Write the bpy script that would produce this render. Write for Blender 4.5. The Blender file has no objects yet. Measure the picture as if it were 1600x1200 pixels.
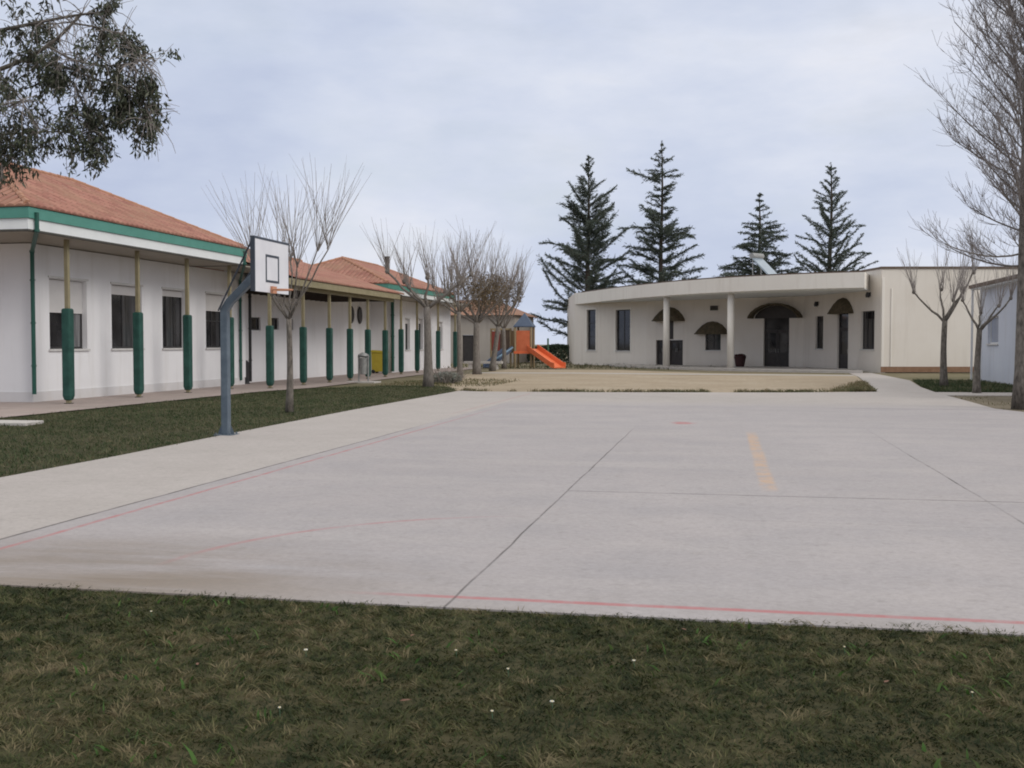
import bpy, bmesh, math, random
import numpy as np
from mathutils import Vector, Matrix, geometry
PI = math.pi
SC = bpy.context.scene
COL = SC.collection
R = math.radians

# ------------------------------------------------------------------ helpers
ORG = {}

class MB:
    """collects faces in world coordinates; build() links them as ONE mesh object"""
    def __init__(s):
        s.v = []; s.f = []; s.uv = None
    def add(s, vs, fs):
        o = len(s.v); s.v += [tuple(p) for p in vs]
        s.f += [tuple(i + o for i in f) for f in fs]
    def quad(s, a, b, c, d): s.add([a, b, c, d], [(0, 1, 2, 3)])
    def box(s, x0, x1, y0, y1, z0, z1):
        s.add([(x0,y0,z0),(x1,y0,z0),(x1,y1,z0),(x0,y1,z0),(x0,y0,z1),(x1,y0,z1),(x1,y1,z1),(x0,y1,z1)],
              [(0,3,2,1),(4,5,6,7),(0,1,5,4),(1,2,6,5),(2,3,7,6),(3,0,4,7)])
    def lbox(s, fr, s0, s1, d0, d1, z0, z1):
        P = [fr(a, d, z) for z in (z0, z1) for a, d in ((s0,d0),(s1,d0),(s1,d1),(s0,d1))]
        s.add(P, [(0,3,2,1),(4,5,6,7),(0,1,5,4),(1,2,6,5),(2,3,7,6),(3,0,4,7)])
    def prism(s, poly, z0, z1):
        n = len(poly); o = len(s.v)
        s.v += [(x, y, z0) for x, y in poly] + [(x, y, z1) for x, y in poly]
        s.f.append(tuple(o + i for i in reversed(range(n)))); s.f.append(tuple(o + n + i for i in range(n)))
        for i in range(n):
            j = (i + 1) % n
            s.f.append((o+i, o+j, o+n+j, o+n+i))
    def tube(s, pts, rad, n=6, cap=True):
        pts = [Vector(p) for p in pts]; m = len(pts)
        if not hasattr(rad, '__len__'): rad = [rad] * m
        o = len(s.v); u = None
        for i, p in enumerate(pts):
            t = (pts[min(i+1, m-1)] - pts[max(i-1, 0)])
            if t.length < 1e-9: t = Vector((0,0,1))
            t.normalize()
            if u is None:
                u = t.cross(Vector((0.31, 0.95, 0.02)))
                if u.length < 1e-3: u = t.cross(Vector((1,0,0)))
            else:
                u = u - t * u.dot(t)
                if u.length < 1e-6: u = t.cross(Vector((1,0,0)))
            u.normalize(); w = t.cross(u)
            for k in range(n):
                a = 2*PI*k/n
                q = p + (u*math.cos(a) + w*math.sin(a)) * rad[i]
                s.v.append((q.x, q.y, q.z))
        for i in range(m-1):
            for k in range(n):
                k2 = (k+1) % n
                s.f.append((o+i*n+k, o+i*n+k2, o+(i+1)*n+k2, o+(i+1)*n+k))
        if cap:
            s.f.append(tuple(o + k for k in reversed(range(n))))
            s.f.append(tuple(o + (m-1)*n + k for k in range(n)))
    def sweep_square(s, pts, half):
        """square tube along points that lie in one plane y = const"""
        o = len(s.v); m = len(pts); P = [Vector(p) for p in pts]
        for i, p in enumerate(P):
            t0 = (P[i] - P[i-1]).normalized() if i else None
            t1 = (P[i+1] - P[i]).normalized() if i < m-1 else None
            t = ((t0 or t1) + (t1 or t0)).normalized()
            nrm = Vector((-t.z, 0, t.x)); k = 1.0
            if t0 and t1: k = 1 / max(0.4, t.dot(t1))
            for a, b in ((-1,-1),(1,-1),(1,1),(-1,1)):
                q = p + nrm*half*a*k + Vector((0, half*b, 0)); s.v.append(tuple(q))
        for i in range(m-1):
            for k in range(4):
                k2 = (k+1) % 4
                s.f.append((o+i*4+k, o+i*4+k2, o+(i+1)*4+k2, o+(i+1)*4+k))
        s.f.append((o, o+3, o+2, o+1)); e = o+(m-1)*4; s.f.append((e, e+1, e+2, e+3))
    def build(s, name, mat, parent=None, smooth=False, bevel=0):
        off = ORG.get(parent.name, (0,0,0)) if parent else (0,0,0)
        me = bpy.data.meshes.new(name)
        me.from_pydata([(x-off[0], y-off[1], z-off[2]) for x, y, z in s.v], [], s.f)
        if s.uv:
            l = me.uv_layers.new(name='tiles')
            flat = [c for f in s.uv for uv in f for c in uv]
            l.data.foreach_set('uv', flat)
        bm = bmesh.new(); bm.from_mesh(me); bmesh.ops.recalc_face_normals(bm, faces=bm.faces); bm.to_mesh(me); bm.free()
        if smooth: me.polygons.foreach_set('use_smooth', [True]*len(me.polygons))
        me.materials.append(mat); me.update()
        o = bpy.data.objects.new(name, me); COL.objects.link(o)
        if parent: o.parent = parent
        ORG[o.name] = off
        if bevel:
            b = o.modifiers.new('bevel', 'BEVEL'); b.width = bevel; b.segments = 2; b.limit_method = 'ANGLE'
        return o

def np_mesh(name, mat, verts, faces, parent=None, col=None, smooth=False):
    """verts (n,3), faces (m,k) all the same size k"""
    off = ORG.get(parent.name, (0,0,0)) if parent else (0,0,0)
    verts = np.asarray(verts, dtype=np.float32) - np.array(off, dtype=np.float32)
    faces = np.asarray(faces, dtype=np.int32)
    me = bpy.data.meshes.new(name)
    me.vertices.add(len(verts)); me.vertices.foreach_set('co', verts.ravel())
    k = faces.shape[1]
    me.loops.add(faces.size); me.loops.foreach_set('vertex_index', faces.ravel())
    me.polygons.add(len(faces))
    me.polygons.foreach_set('loop_start', np.arange(0, faces.size, k, dtype=np.int32))
    if smooth: me.polygons.foreach_set('use_smooth', [True]*len(faces))
    if col is not None:
        a = me.color_attributes.new('tint', 'FLOAT_COLOR', 'POINT')
        c = np.ones((len(verts), 4), dtype=np.float32); c[:, :3] = col
        a.data.foreach_set('color', c.ravel())
    me.update(calc_edges=True); me.validate()
    me.materials.append(mat)
    o = bpy.data.objects.new(name, me); COL.objects.link(o)
    if parent: o.parent = parent
    ORG[o.name] = off
    return o

def tag(o, label=None, cat=None, group=None, kind=None):
    if label: o['label'] = label
    if cat: o['category'] = cat
    if group: o['group'] = group
    if kind: o['kind'] = kind
    return o
def thing(name, loc, label, cat, group=None):
    o = bpy.data.objects.new(name, None); COL.objects.link(o); o.location = loc
    o.empty_display_size = 0.3
    ORG[o.name] = tuple(loc)
    return tag(o, label, cat, group)
def frame2d(p, q):
    """local frame along p->q: (s along, d outward to the right-hand side, z)"""
    ex, ey = q[0]-p[0], q[1]-p[1]; L = math.hypot(ex, ey); ex /= L; ey /= L
    nx, ny = ey, -ex
    return (lambda s, d, z: (p[0]+ex*s+nx*d, p[1]+ey*s+ny*d, z)), L

# ------------------------------------------------------------------ materials
def new_mat(name):
    m = bpy.data.materials.new(name); m.use_nodes = True
    nt = m.node_tree; b = nt.nodes['Principled BSDF']
    return m, nt, b
def N(nt, t, **kw):
    n = nt.nodes.new(t)
    for k, v in kw.items():
        if k in n.inputs.keys(): n.inputs[k].default_value = v
        else: setattr(n, k, v)
    return n
def noise(nt, scale, detail=4, rough=0.55, vec=None, stretch=None):
    n = N(nt, 'ShaderNodeTexNoise'); n.inputs['Scale'].default_value = scale
    n.inputs['Detail'].default_value = detail; n.inputs['Roughness'].default_value = rough
    if vec is None:
        tc = nt.nodes.new('ShaderNodeTexCoord'); vec = tc.outputs['Object']
    if stretch:
        mp = nt.nodes.new('ShaderNodeMapping'); mp.inputs['Scale'].default_value = stretch
        nt.links.new(vec, mp.inputs['Vector']); vec = mp.outputs['Vector']
    nt.links.new(vec, n.inputs['Vector'])
    return n.outputs['Fac']
def ramp(nt, fac, stops):
    r = nt.nodes.new('ShaderNodeValToRGB')
    el = r.color_ramp.elements
    while len(el) < len(stops): el.new(0.5)
    for e, (p, c) in zip(el, stops):
        e.position = p; e.color = (c if hasattr(c, '__len__') else (c, c, c)) + ((1,) if hasattr(c, '__len__') else (1,)) if hasattr(c, '__len__') else (c, c, c, 1)
    nt.links.new(fac, r.inputs['Fac'])
    return r.outputs['Color']
def mix(nt, fac, a, b, mode='MIX'):
    m = nt.nodes.new('ShaderNodeMix'); m.data_type = 'RGBA'; m.blend_type = mode
    for i, x in ((0, fac), (6, a), (7, b)):
        if hasattr(x, 'is_linked'): nt.links.new(x, m.inputs[i])
        elif hasattr(x, '__len__'): m.inputs[i].default_value = tuple(x) + (1,)
        else: m.inputs[i].default_value = x
    return m.outputs[2]
def math_(nt, op, a, b=None, c=None, clamp=False):
    m = nt.nodes.new('ShaderNodeMath'); m.operation = op; m.use_clamp = clamp
    for i, x in enumerate((a, b, c)):
        if x is None: continue
        if hasattr(x, 'is_linked'): nt.links.new(x, m.inputs[i])
        else: m.inputs[i].default_value = x
    return m.outputs[0]
def bump(nt, b, h, strength=0.3, dist=0.02):
    n = nt.nodes.new('ShaderNodeBump'); n.inputs['Strength'].default_value = strength; n.inputs['Distance'].default_value = dist
    nt.links.new(h, n.inputs['Height']); nt.links.new(n.outputs['Normal'], b.inputs['Normal'])
def surf(name, c0, c1, scale=3.0, rough=0.7, bs=None, bstr=0.2, bdist=0.01, stretch=None, metallic=0.0, spec=0.4, detail=5):
    """two-tone noisy surface"""
    m, nt, b = new_mat(name)
    f = noise(nt, scale, detail, 0.6, stretch=stretch)
    nt.links.new(ramp(nt, f, [(0.3, c0), (0.7, c1)]), b.inputs['Base Color'])
    b.inputs['Roughness'].default_value = rough; b.inputs['Metallic'].default_value = metallic
    b.inputs['Specular IOR Level'].default_value = spec
    if bs: bump(nt, b, noise(nt, bs, 4), bstr, bdist)
    return m
def wall_mat(name, c0, c1, dirt):
    m, nt, b = new_mat(name)
    big = noise(nt, 0.55, 5, 0.6)
    c = ramp(nt, big, [(0.3, c0), (0.7, c1)])
    streak = noise(nt, 1.0, 5, 0.65, stretch=(2.2, 2.2, 0.18))
    c = mix(nt, ramp(nt, streak, [(0.52, 0.0), (0.8, 0.55)]), c, dirt)
    tc = nt.nodes.new('ShaderNodeTexCoord'); sp = nt.nodes.new('ShaderNodeSeparateXYZ')
    nt.links.new(tc.outputs['Object'], sp.inputs[0])
    low = math_(nt, 'MULTIPLY', math_(nt, 'SUBTRACT', 1.0, math_(nt, 'DIVIDE', sp.outputs[2], 0.7), clamp=True), noise(nt, 2.3, 4))
    c = mix(nt, math_(nt, 'MULTIPLY', low, 0.5), c, dirt)
    nt.links.new(c, b.inputs['Base Color']); b.inputs['Roughness'].default_value = 0.85
    b.inputs['Specular IOR Level'].default_value = 0.2
    bump(nt, b, noise(nt, 45, 3), 0.25, 0.006)
    return m

M = {}
M['white_wall'] = wall_mat('white_wall', (.75,.745,.765), (.80,.795,.815), (.60,.58,.565))
M['plinth'] = wall_mat('white_plinth', (.62,.61,.63), (.70,.69,.70), (.46,.42,.38))
M['cream_wall'] = wall_mat('cream_wall', (.68,.63,.57), (.73,.685,.63), (.56,.51,.45))
M['cream_trim'] = wall_mat('cream_trim', (.74,.70,.645), (.79,.755,.70), (.56,.51,.45))
M['blue_white'] = wall_mat('bluish_white_wall', (.55,.58,.66), (.62,.65,.72), (.48,.48,.50))
M['beige_wall'] = wall_mat('beige_wall', (.36,.325,.29), (.42,.38,.345), (.28,.25,.22))
M['fascia_green'] = surf('green_fascia', (.065,.225,.18), (.085,.27,.22), 2, .5, spec=.4)
M['pad_green'] = surf('green_pad', (.008,.048,.038), (.022,.088,.070), 4, .6, bs=6, bstr=.5, bdist=.03)
M['pipe_green'] = surf('green_pipe', (.012,.075,.055), (.02,.095,.075), 3, .5)
M['fascia_white'] = surf('white_fascia', (.68,.70,.71), (.76,.78,.78), 1.5, .6)
M['tan_paint'] = surf('tan_paint', (.23,.20,.115), (.29,.25,.16), 4, .7)
M['soffit'] = surf('soffit_boards', (.30,.27,.23), (.36,.33,.28), 3, .8, stretch=(8,.4,1))
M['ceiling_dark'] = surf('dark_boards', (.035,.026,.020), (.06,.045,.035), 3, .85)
M['dark_edge'] = surf('dark_edge', (.05,.048,.042), (.08,.075,.065), 3, .8)
M['window_frame'] = surf('dark_frame', (.025,.024,.025), (.04,.038,.038), 5, .45)
M['white_frame'] = surf('white_frame', (.62,.62,.62), (.70,.70,.70), 5, .5)
M['shutter'] = surf('roller_shutter', (.60,.585,.58), (.67,.65,.645), 2, .6)
M['sill'] = surf('stone_sill', (.55,.54,.53), (.63,.62,.61), 6, .7)
M['brown_trim'] = surf('brown_trim', (.10,.07,.05), (.14,.10,.075), 5, .7)
M['brick_base'] = surf('brown_base', (.20,.11,.065), (.27,.16,.10), 4, .85)
M['hood'] = surf('mossy_brown_tiles', (.05,.042,.026), (.125,.098,.06), 6, .9, bs=9, bstr=.7, bdist=.05)
M['door_wood'] = surf('dark_door', (.028,.024,.024), (.045,.038,.036), 6, .5)
M['roof_flat'] = surf('flat_roof', (.30,.28,.25), (.38,.35,.32), 1, .9)
M['concrete_grey'] = surf('porch_concrete', (.40,.37,.35), (.48,.45,.42), 2, .9)
M['chimney'] = surf('chimney_metal', (.05,.045,.042), (.08,.07,.065), 6, .6)
M['pole_blue'] = surf('blue_grey_paint', (.070,.095,.125), (.125,.16,.195), 4, .45, spec=.5)
M['board_white'] = surf('board_white', (.62,.62,.66), (.70,.70,.73), 2.5, .55)
M['board_line'] = surf('board_lines', (.035,.045,.065), (.055,.065,.085), 5, .6)
M['rim_orange'] = surf('rim_orange', (.46,.20,.11), (.54,.27,.17), 6, .6)
M['yellow_bin'] = surf('yellow_plastic', (.42,.33,.03), (.50,.40,.05), 4, .5)
M['grey_metal'] = surf('grey_metal', (.22,.22,.22), (.34,.34,.33), 8, .5, metallic=.3)
M['dark_grey'] = surf('dark_grey_paint', (.02,.02,.022), (.035,.035,.037), 6, .5)
M['orange_plastic'] = surf('orange_plastic', (.72,.15,.055), (.80,.20,.08), 3, .45)
M['orange_panel'] = surf('orange_panel', (.55,.13,.055), (.64,.18,.085), 3, .5)
M['red_panel'] = surf('red_panel', (.20,.040,.03), (.27,.06,.045), 3, .5)
M['brown_panel'] = surf('brown_panel', (.09,.06,.045), (.13,.09,.06), 3, .6)
M['blue_plastic'] = surf('blue_plastic', (.06,.085,.14), (.085,.115,.175), 3, .45)
M['light_blue'] = surf('pale_blue_plastic', (.16,.28,.40), (.22,.34,.45), 3, .5)
M['play_wood'] = surf('play_post_wood', (.26,.20,.12), (.36,.28,.17), 6, .8, stretch=(6,6,.6))
M['play_green'] = surf('play_green', (.05,.12,.07), (.07,.16,.09), 4, .5)
M['planter_red'] = surf('dark_red_pot', (.030,.010,.011), (.05,.014,.014), 6, .6)
M['bench_stone'] = surf('bench_stone', (.46,.43,.41), (.54,.51,.48), 6, .85)
M['panel_blue'] = surf('solar_glass', (.27,.32,.38), (.33,.39,.45), 3, .25, spec=.6)
M['daisy'] = surf('white_petals', (.70,.70,.66), (.80,.80,.76), 20, .7)
M['daisy_heart'] = surf('yellow_heart', (.55,.38,.04), (.62,.45,.07), 20, .7)
M['dry_leaf'] = surf('dry_leaf', (.13,.06,.04), (.19,.10,.065), 20, .8)
M['ridge'] = surf('ridge_tiles', (.33,.16,.10), (.44,.24,.16), 4, .85)
M['far_tile'] = surf('far_roof_tiles', (.24,.12,.08), (.32,.18,.12), 3, .85)
M['cedar_bark'] = surf('cedar_bark', (.045,.035,.028), (.09,.07,.055), 6, .95, stretch=(4,4,.7), bs=12)
M['bark'] = surf('grey_brown_bark', (.09,.075,.062), (.20,.17,.14), 6, .95, stretch=(4,4,.8), bs=14, bstr=.5, bdist=.02)
M['bark_dark'] = surf('dark_mottled_bark', (.06,.052,.044), (.22,.195,.17), 5, .95, stretch=(3,3,1.2), bs=14, bstr=.6, bdist=.03)
M['twig'] = surf('twig_bark', (.19,.165,.15), (.27,.24,.22), 8, .9)
M['twig_dark'] = surf('twig_bark_dark', (.19,.17,.16), (.28,.25,.235), 8, .9)
M['rust_bark'] = surf('plane_bark', (.11,.097,.085), (.23,.205,.185), 7, .95, stretch=(3,3,1.0), bs=12, bstr=.4)

def pane_mat():
    m, nt, b = new_mat('window_glass')
    f = noise(nt, .9, 3)
    nt.links.new(ramp(nt, f, [(.35, (.008,.008,.010)), (.7, (.045,.045,.048))]), b.inputs['Base Color'])
    b.inputs['Roughness'].default_value = .06; b.inputs['Specular IOR Level'].default_value = .5
    bump(nt, b, noise(nt, 1.3, 2), .05, .01)
    return m
M['pane'] = pane_mat()
M['pane_curtain'] = surf('curtained_glass', (.10,.10,.105), (.30,.30,.31), 2.2, .1, spec=.5, stretch=(1,5,.25))
M['pane_reflect_dim'] = surf('dim_reflect_glass', (.02,.02,.022), (.10,.10,.105), 2.2, .08, spec=.5, stretch=(1,5,.25))  # pale reflection painted into the glass colour as dim upright streaks
M['pane_pale'] = surf('pale_blind_glass', (.26,.29,.37), (.33,.36,.44), 1.5, .15, spec=.5)

def tint_mat(name, rough=.75, trans=0.25, spec=.25):
    m, nt, b = new_mat(name)
    a = nt.nodes.new('ShaderNodeAttribute'); a.attribute_name = 'tint'
    nt.links.new(a.outputs['Color'], b.inputs['Base Color'])
    b.inputs['Roughness'].default_value = rough; b.inputs['Specular IOR Level'].default_value = spec
    if trans:
        t = nt.nodes.new('ShaderNodeBsdfTranslucent'); nt.links.new(a.outputs['Color'], t.inputs['Color'])
        mx = nt.nodes.new('ShaderNodeMixShader'); mx.inputs[0].default_value = trans
        out = nt.nodes['Material Output']
        nt.links.new(b.outputs[0], mx.inputs[1]); nt.links.new(t.outputs[0], mx.inputs[2]); nt.links.new(mx.outputs[0], out.inputs['Surface'])
    return m
M['blade'] = tint_mat('grass_blades', .7, .3)
M['needles'] = tint_mat('cedar_needles', .7, .28)
M['gum_leaves'] = tint_mat('gum_leaves', .55, .2)
M['brown_leaves'] = tint_mat('withered_leaves', .8, .2)
M['shrub_leaves'] = tint_mat('shrub_leaves', .7, .15)

def tile_mat():
    m, nt, b = new_mat('orange_roof_tiles')
    uv = nt.nodes.new('ShaderNodeUVMap'); uv.uv_map = 'tiles'
    br = nt.nodes.new('ShaderNodeTexBrick'); br.offset = 0.0
    nt.links.new(uv.outputs[0], br.inputs['Vector'])
    br.inputs['Scale'].default_value = 1.0; br.inputs['Mortar Size'].default_value = .012
    br.inputs['Brick Width'].default_value = .25; br.inputs['Row Height'].default_value = .38
    br.inputs['Color1'].default_value = (.25,.10,.075,1); br.inputs['Color2'].default_value = (.385,.18,.135,1)
    br.inputs['Mortar'].default_value = (.16,.07,.045,1); br.inputs['Mortar Smooth'].default_value = .2
    big = noise(nt, .8, 5)
    c = mix(nt, ramp(nt, big, [(.42, 0.0), (.66, .7)]), br.outputs['Color'], (.30,.17,.11))
    lich = noise(nt, 6, 5)
    c = mix(nt, ramp(nt, lich, [(.6, 0.0), (.75, .4)]), c, (.33,.30,.22))
    nt.links.new(c, b.inputs['Base Color']); b.inputs['Roughness'].default_value = .85
    bump(nt, b, br.outputs['Fac'], -.4, .03)
    return m
M['tiles'] = tile_mat()

def court_mat():
    m, nt, b = new_mat('court_concrete')
    tc = nt.nodes.new('ShaderNodeTexCoord'); P = tc.outputs['Object']
    sp = nt.nodes.new('ShaderNodeSeparateXYZ'); nt.links.new(P, sp.inputs[0]); X, Y = sp.outputs[0], sp.outputs[1]
    L = nt.links
    def step(v, e, w=.15):      # smooth 0->1 as v passes e
        mr = nt.nodes.new('ShaderNodeMapRange'); mr.interpolation_type = 'SMOOTHSTEP'
        L.new(v, mr.inputs[0]); mr.inputs[1].default_value = e-w; mr.inputs[2].default_value = e+w
        return mr.outputs[0]
    def mul(*a):
        r = a[0]
        for x in a[1:]: r = math_(nt, 'MULTIPLY', r, x)
        return r
    inv = lambda v: math_(nt, 'SUBTRACT', 1.0, v)
    def line(v, c, half, soft):
        d = math_(nt, 'ABSOLUTE', math_(nt, 'SUBTRACT', v, c))
        return inv(step(d, half, soft))
    n_big = noise(nt, .16, 6, .6, P); n_mid = noise(nt, .9, 6, .65, P); n_str = noise(nt, .5, 6, .65, P, (.35, 2.2, 1))
    n_fine = noise(nt, 26, 4, .7, P); n_fade = noise(nt, 3.5, 6, .75, P); n_wob = noise(nt, .55, 3, .5, P)
    Xw = math_(nt, 'ADD', X, math_(nt, 'MULTIPLY', math_(nt, 'SUBTRACT', n_wob, .5), .06))
    Yw = math_(nt, 'ADD', Y, math_(nt, 'MULTIPLY', math_(nt, 'SUBTRACT', n_wob, .5), .06))
    base = ramp(nt, n_big, [(.3, (0.380,0.350,0.355)), (.7, (0.436,0.402,0.407))])
    base = mix(nt, ramp(nt, n_mid, [(.38, 0.0), (.66, .7)]), base, (0.349,0.330,0.343))
    base = mix(nt, ramp(nt, n_str, [(.45, 0.0), (.70, .38)]), base, (0.476,0.437,0.429))
    # the outer strip beyond the left joint and the far end are newer, warmer concrete
    warm = math_(nt, 'MAXIMUM', inv(step(X, -5.74, .02)), step(Y, 29.0, 1.5))
    base = mix(nt, mul(warm, .85), base, ramp(nt, n_mid, [(.3, (0.421,0.382,0.358)), (.7, (0.492,0.449,0.424))]))
    # brown dirt washed over the near left corner and smaller patches
    dx = math_(nt, 'SUBTRACT', X, -4.2); dy = math_(nt, 'SUBTRACT', Y, 6.9)
    dd = math_(nt, 'SQRT', math_(nt, 'ADD', math_(nt, 'MULTIPLY', dx, math_(nt, 'MULTIPLY', dx, .35)), math_(nt, 'MULTIPLY', dy, dy)))
    stain = mul(inv(step(dd, .95, .75)), ramp(nt, n_str, [(.32, 0.0), (.55, 1.0)]))
    base = mix(nt, mul(stain, .9), base, (.22,.175,.135))
    edge = mul(inv(step(Y, 6.75, .45)), ramp(nt, n_mid, [(.4, 0.0), (.7, 1.0)]))
    base = mix(nt, mul(edge, .4), base, (.33,.28,.24))
    base = mix(nt, mul(ramp(nt, noise(nt, 1.9, 6, .7, P), [(.62, 0.0), (.74, 1.0)]), .35), base, (.31,.28,.25))
    base = mix(nt, ramp(nt, n_fine, [(.3, .28), (.65, 0.0)]), base, (.17,.155,.145))
    base = mix(nt, ramp(nt, noise(nt, 7.0, 6, .75, P), [(.54, 0.0), (.7, .30)]), base, (.21,.195,.18))
    # faded paint
    fade = ramp(nt, n_fade, [(.34, 0.0), (.62, 1.0)])
    red = (.42,.16,.165)
    near = mul(line(Yw, 6.545, .034, .016), step(X, -2.0, .5), ramp(nt, n_fade, [(.28, .15), (.55, 1.0)]))
    left = mul(line(Xw, -5.46, .028, .016), step(Y, 7.2, .3), inv(step(Y, 24, 6)), ramp(nt, n_fade, [(.3, .12), (.6, .9)]))
    r = math_(nt, 'SQRT', math_(nt, 'ADD', math_(nt, 'POWER', math_(nt, 'ADD', X, 1.1), 2.0), math_(nt, 'POWER', math_(nt, 'SUBTRACT', Y, 7.0), 2.0)))
    arc = mul(line(r, 2.85, .035, .02), inv(step(X, -2.3, .7)), step(Y, 7.3, .35), ramp(nt, n_fade, [(.3, .1), (.6, .75)]))
    far = mul(line(Yw, 34.2, .05, .02), step(X, -7.5, .2), inv(step(X, 3, 2)), fade, .5)
    farl = mul(line(Xw, -6.0, .06, .02), step(Y, 24, 2), inv(step(Y, 34, .3)), fade, .45)
    base = mix(nt, mul(math_(nt, 'MAXIMUM', near, left), .85), base, red)
    base = mix(nt, mul(math_(nt, 'MAXIMUM', arc, math_(nt, 'MAXIMUM', far, farl)), .7), base, red)
    yel = mul(line(Xw, .50, .085, .03), step(Y, 12.0, .2), inv(step(Y, 19.6, .6)), ramp(nt, n_fade, [(.36, .0), (.6, 1.0)]))
    base = mix(nt, mul(yel, .55), base, (.58,.36,.20))
    # red mark
    mx = math_(nt, 'DIVIDE', math_(nt, 'ADD', Xw, .78), .24); my = math_(nt, 'DIVIDE', math_(nt, 'SUBTRACT', Y, 21.9), .45)
    mr = math_(nt, 'SQRT', math_(nt, 'ADD', math_(nt, 'MULTIPLY', mx, mx), math_(nt, 'MULTIPLY', my, my)))
    base = mix(nt, mul(inv(step(math_(nt, 'ADD', mr, math_(nt, 'MULTIPLY', n_fade, 2.6)), 2.0, .45)), ramp(nt, n_fade, [(.3, .2), (.5, 1.0)]), .85), base, (.42,.13,.13))
    # joints
    jn = ramp(nt, noise(nt, 2.2, 4, .6, P), [(.25, .35), (.6, 1.0)])
    j1 = mul(line(Xw, -5.73, .018, .010), inv(step(Y, 19.5, 2.0)))
    j2 = mul(line(Xw, -1.635, .008, .007), inv(step(Y, 19.5, 2.0)))
    j3 = mul(line(Xw, 2.6, .012, .010), inv(step(Y, 17, 7)), ramp(nt, noise(nt, 1.3, 3, .6, P), [(.35, .25), (.6, 1.0)]))
    j4 = mul(line(Yw, 11.55, .022, .014), step(X, -1.63, .01), .75)
    j5 = mul(line(Yw, 27.6, .06, .03), step(X, 2.6, .1), .55)
    j6 = mul(line(Yw, 9.9, .012, .012), step(X, .2, 1.0), .22)
    j = j1
    for k in (j2, j3, j4, j5, j6): j = math_(nt, 'MAXIMUM', j, k)
    base = mix(nt, mul(j, jn, .85), base, (.085,.078,.072))
    L.new(base, b.inputs['Base Color']); b.inputs['Roughness'].default_value = .86; b.inputs['Specular IOR Level'].default_value = .25
    h = math_(nt, 'SUBTRACT', math_(nt, 'MULTIPLY', n_fine, .3), math_(nt, 'MULTIPLY', j, 2.0))
    bump(nt, b, h, .35, .006)
    return m
M['court'] = court_mat()

def soil_mat(name, stops, scale, scale2=9, bstr=.5):
    m, nt, b = new_mat(name)
    f = noise(nt, scale, 7, .65); g = noise(nt, scale2, 6, .7)
    c = ramp(nt, f, stops)
    c = mix(nt, ramp(nt, g, [(.35, .45), (.65, 0.0)]), c, tuple(x*.55 for x in stops[0][1]))
    nt.links.new(c, b.inputs['Base Color']); b.inputs['Roughness'].default_value = .95; b.inputs['Specular IOR Level'].default_value = .15
    bump(nt, b, g, bstr, .03)
    return m
M['turf'] = soil_mat('turf_soil', [(.3, (.040,.040,.019)), (.5, (.066,.062,.030)), (.7, (.115,.096,.054))], 3.2, 26)
M['sand'] = soil_mat('sandy_yard', [(.3, (.33,.265,.19)), (.5, (.40,.325,.24)), (.7, (.44,.37,.285))], .35, 5, .2)
M['ground'] = soil_mat('bare_ground', [(.3, (.13,.12,.065)), (.5, (.21,.18,.115)), (.7, (.30,.25,.18))], .12, 3, .3)
M['bed_soil'] = soil_mat('bed_soil', [(.3, (.12,.10,.07)), (.5, (.19,.16,.115)), (.7, (.26,.22,.165))], .7, 8)
def pave_mat():
    m, nt, b = new_mat('pink_paving')
    br = nt.nodes.new('ShaderNodeTexBrick'); tc = nt.nodes.new('ShaderNodeTexCoord'); nt.links.new(tc.outputs['Object'], br.inputs['Vector'])
    br.offset = 0; br.inputs['Scale'].default_value = 1; br.inputs['Brick Width'].default_value = .4; br.inputs['Row Height'].default_value = .4
    br.inputs['Mortar Size'].default_value = .008
    br.inputs['Color1'].default_value = (.36,.285,.26,1); br.inputs['Color2'].default_value = (.42,.34,.31,1); br.inputs['Mortar'].default_value = (.22,.18,.16,1)
    c = mix(nt, ramp(nt, noise(nt, .8, 6), [(.4, 0.0), (.75, .6)]), br.outputs['Color'], (.30,.26,.23))
    nt.links.new(c, b.inputs['Base Color']); b.inputs['Roughness'].default_value = .9
    return m
M['paving'] = pave_mat()

# ------------------------------------------------------------------ camera
cam = bpy.data.cameras.new('camera'); cam.sensor_width = 36; cam.lens = 36*1700/1600
cam.clip_start = .1; cam.clip_end = 4000
co = bpy.data.objects.new('camera', cam); COL.objects.link(co)
co.location = (0, 0, 1.6)
co.rotation_euler = (R(90) - math.atan(63/1700), 0, math.atan(330/1700))
SC.camera = co
SC.cycles.filter_width = 1.9

# ------------------------------------------------------------------ sky and light
SUN = Vector((.80, -.34, .50)).normalized()
w = bpy.data.worlds.new('World'); SC.world = w; w.use_nodes = True
nt = w.node_tree; bg = nt.nodes['Background']
sky = nt.nodes.new('ShaderNodeTexSky'); sky.sky_type = 'NISHITA'; sky.sun_disc = False
sky.sun_elevation = math.asin(SUN.z); sky.sun_rotation = math.atan2(SUN.x, SUN.y)
sky.dust_density = 2.0; sky.altitude = 200
tc = nt.nodes.new('ShaderNodeTexCoord'); D = tc.outputs['Generated']
sp = nt.nodes.new('ShaderNodeSeparateXYZ'); nt.links.new(D, sp.inputs[0])
n1 = noise(nt, 2.7, 6, .55, D, (1.0, 1.0, 2.5))
n2 = noise(nt, 5.5, 6, .6, D, (1.0, 1.0, 3.2))
f = math_(nt, 'ADD', math_(nt, 'MULTIPLY', n1, .72), math_(nt, 'MULTIPLY', n2, .28))
# broad brightness round the veiled sun's side
side = math_(nt, 'MULTIPLY', math_(nt, 'ADD', sp.outputs[0], .12), .16)
f = math_(nt, 'ADD', f, side)
K = 10.0
cl = ramp(nt, f, [(.30, (.46,.52,.68)), (.45, (.565,.62,.755)), (.56, (.665,.705,.81)), (.68, (.78,.79,.85))])
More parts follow.
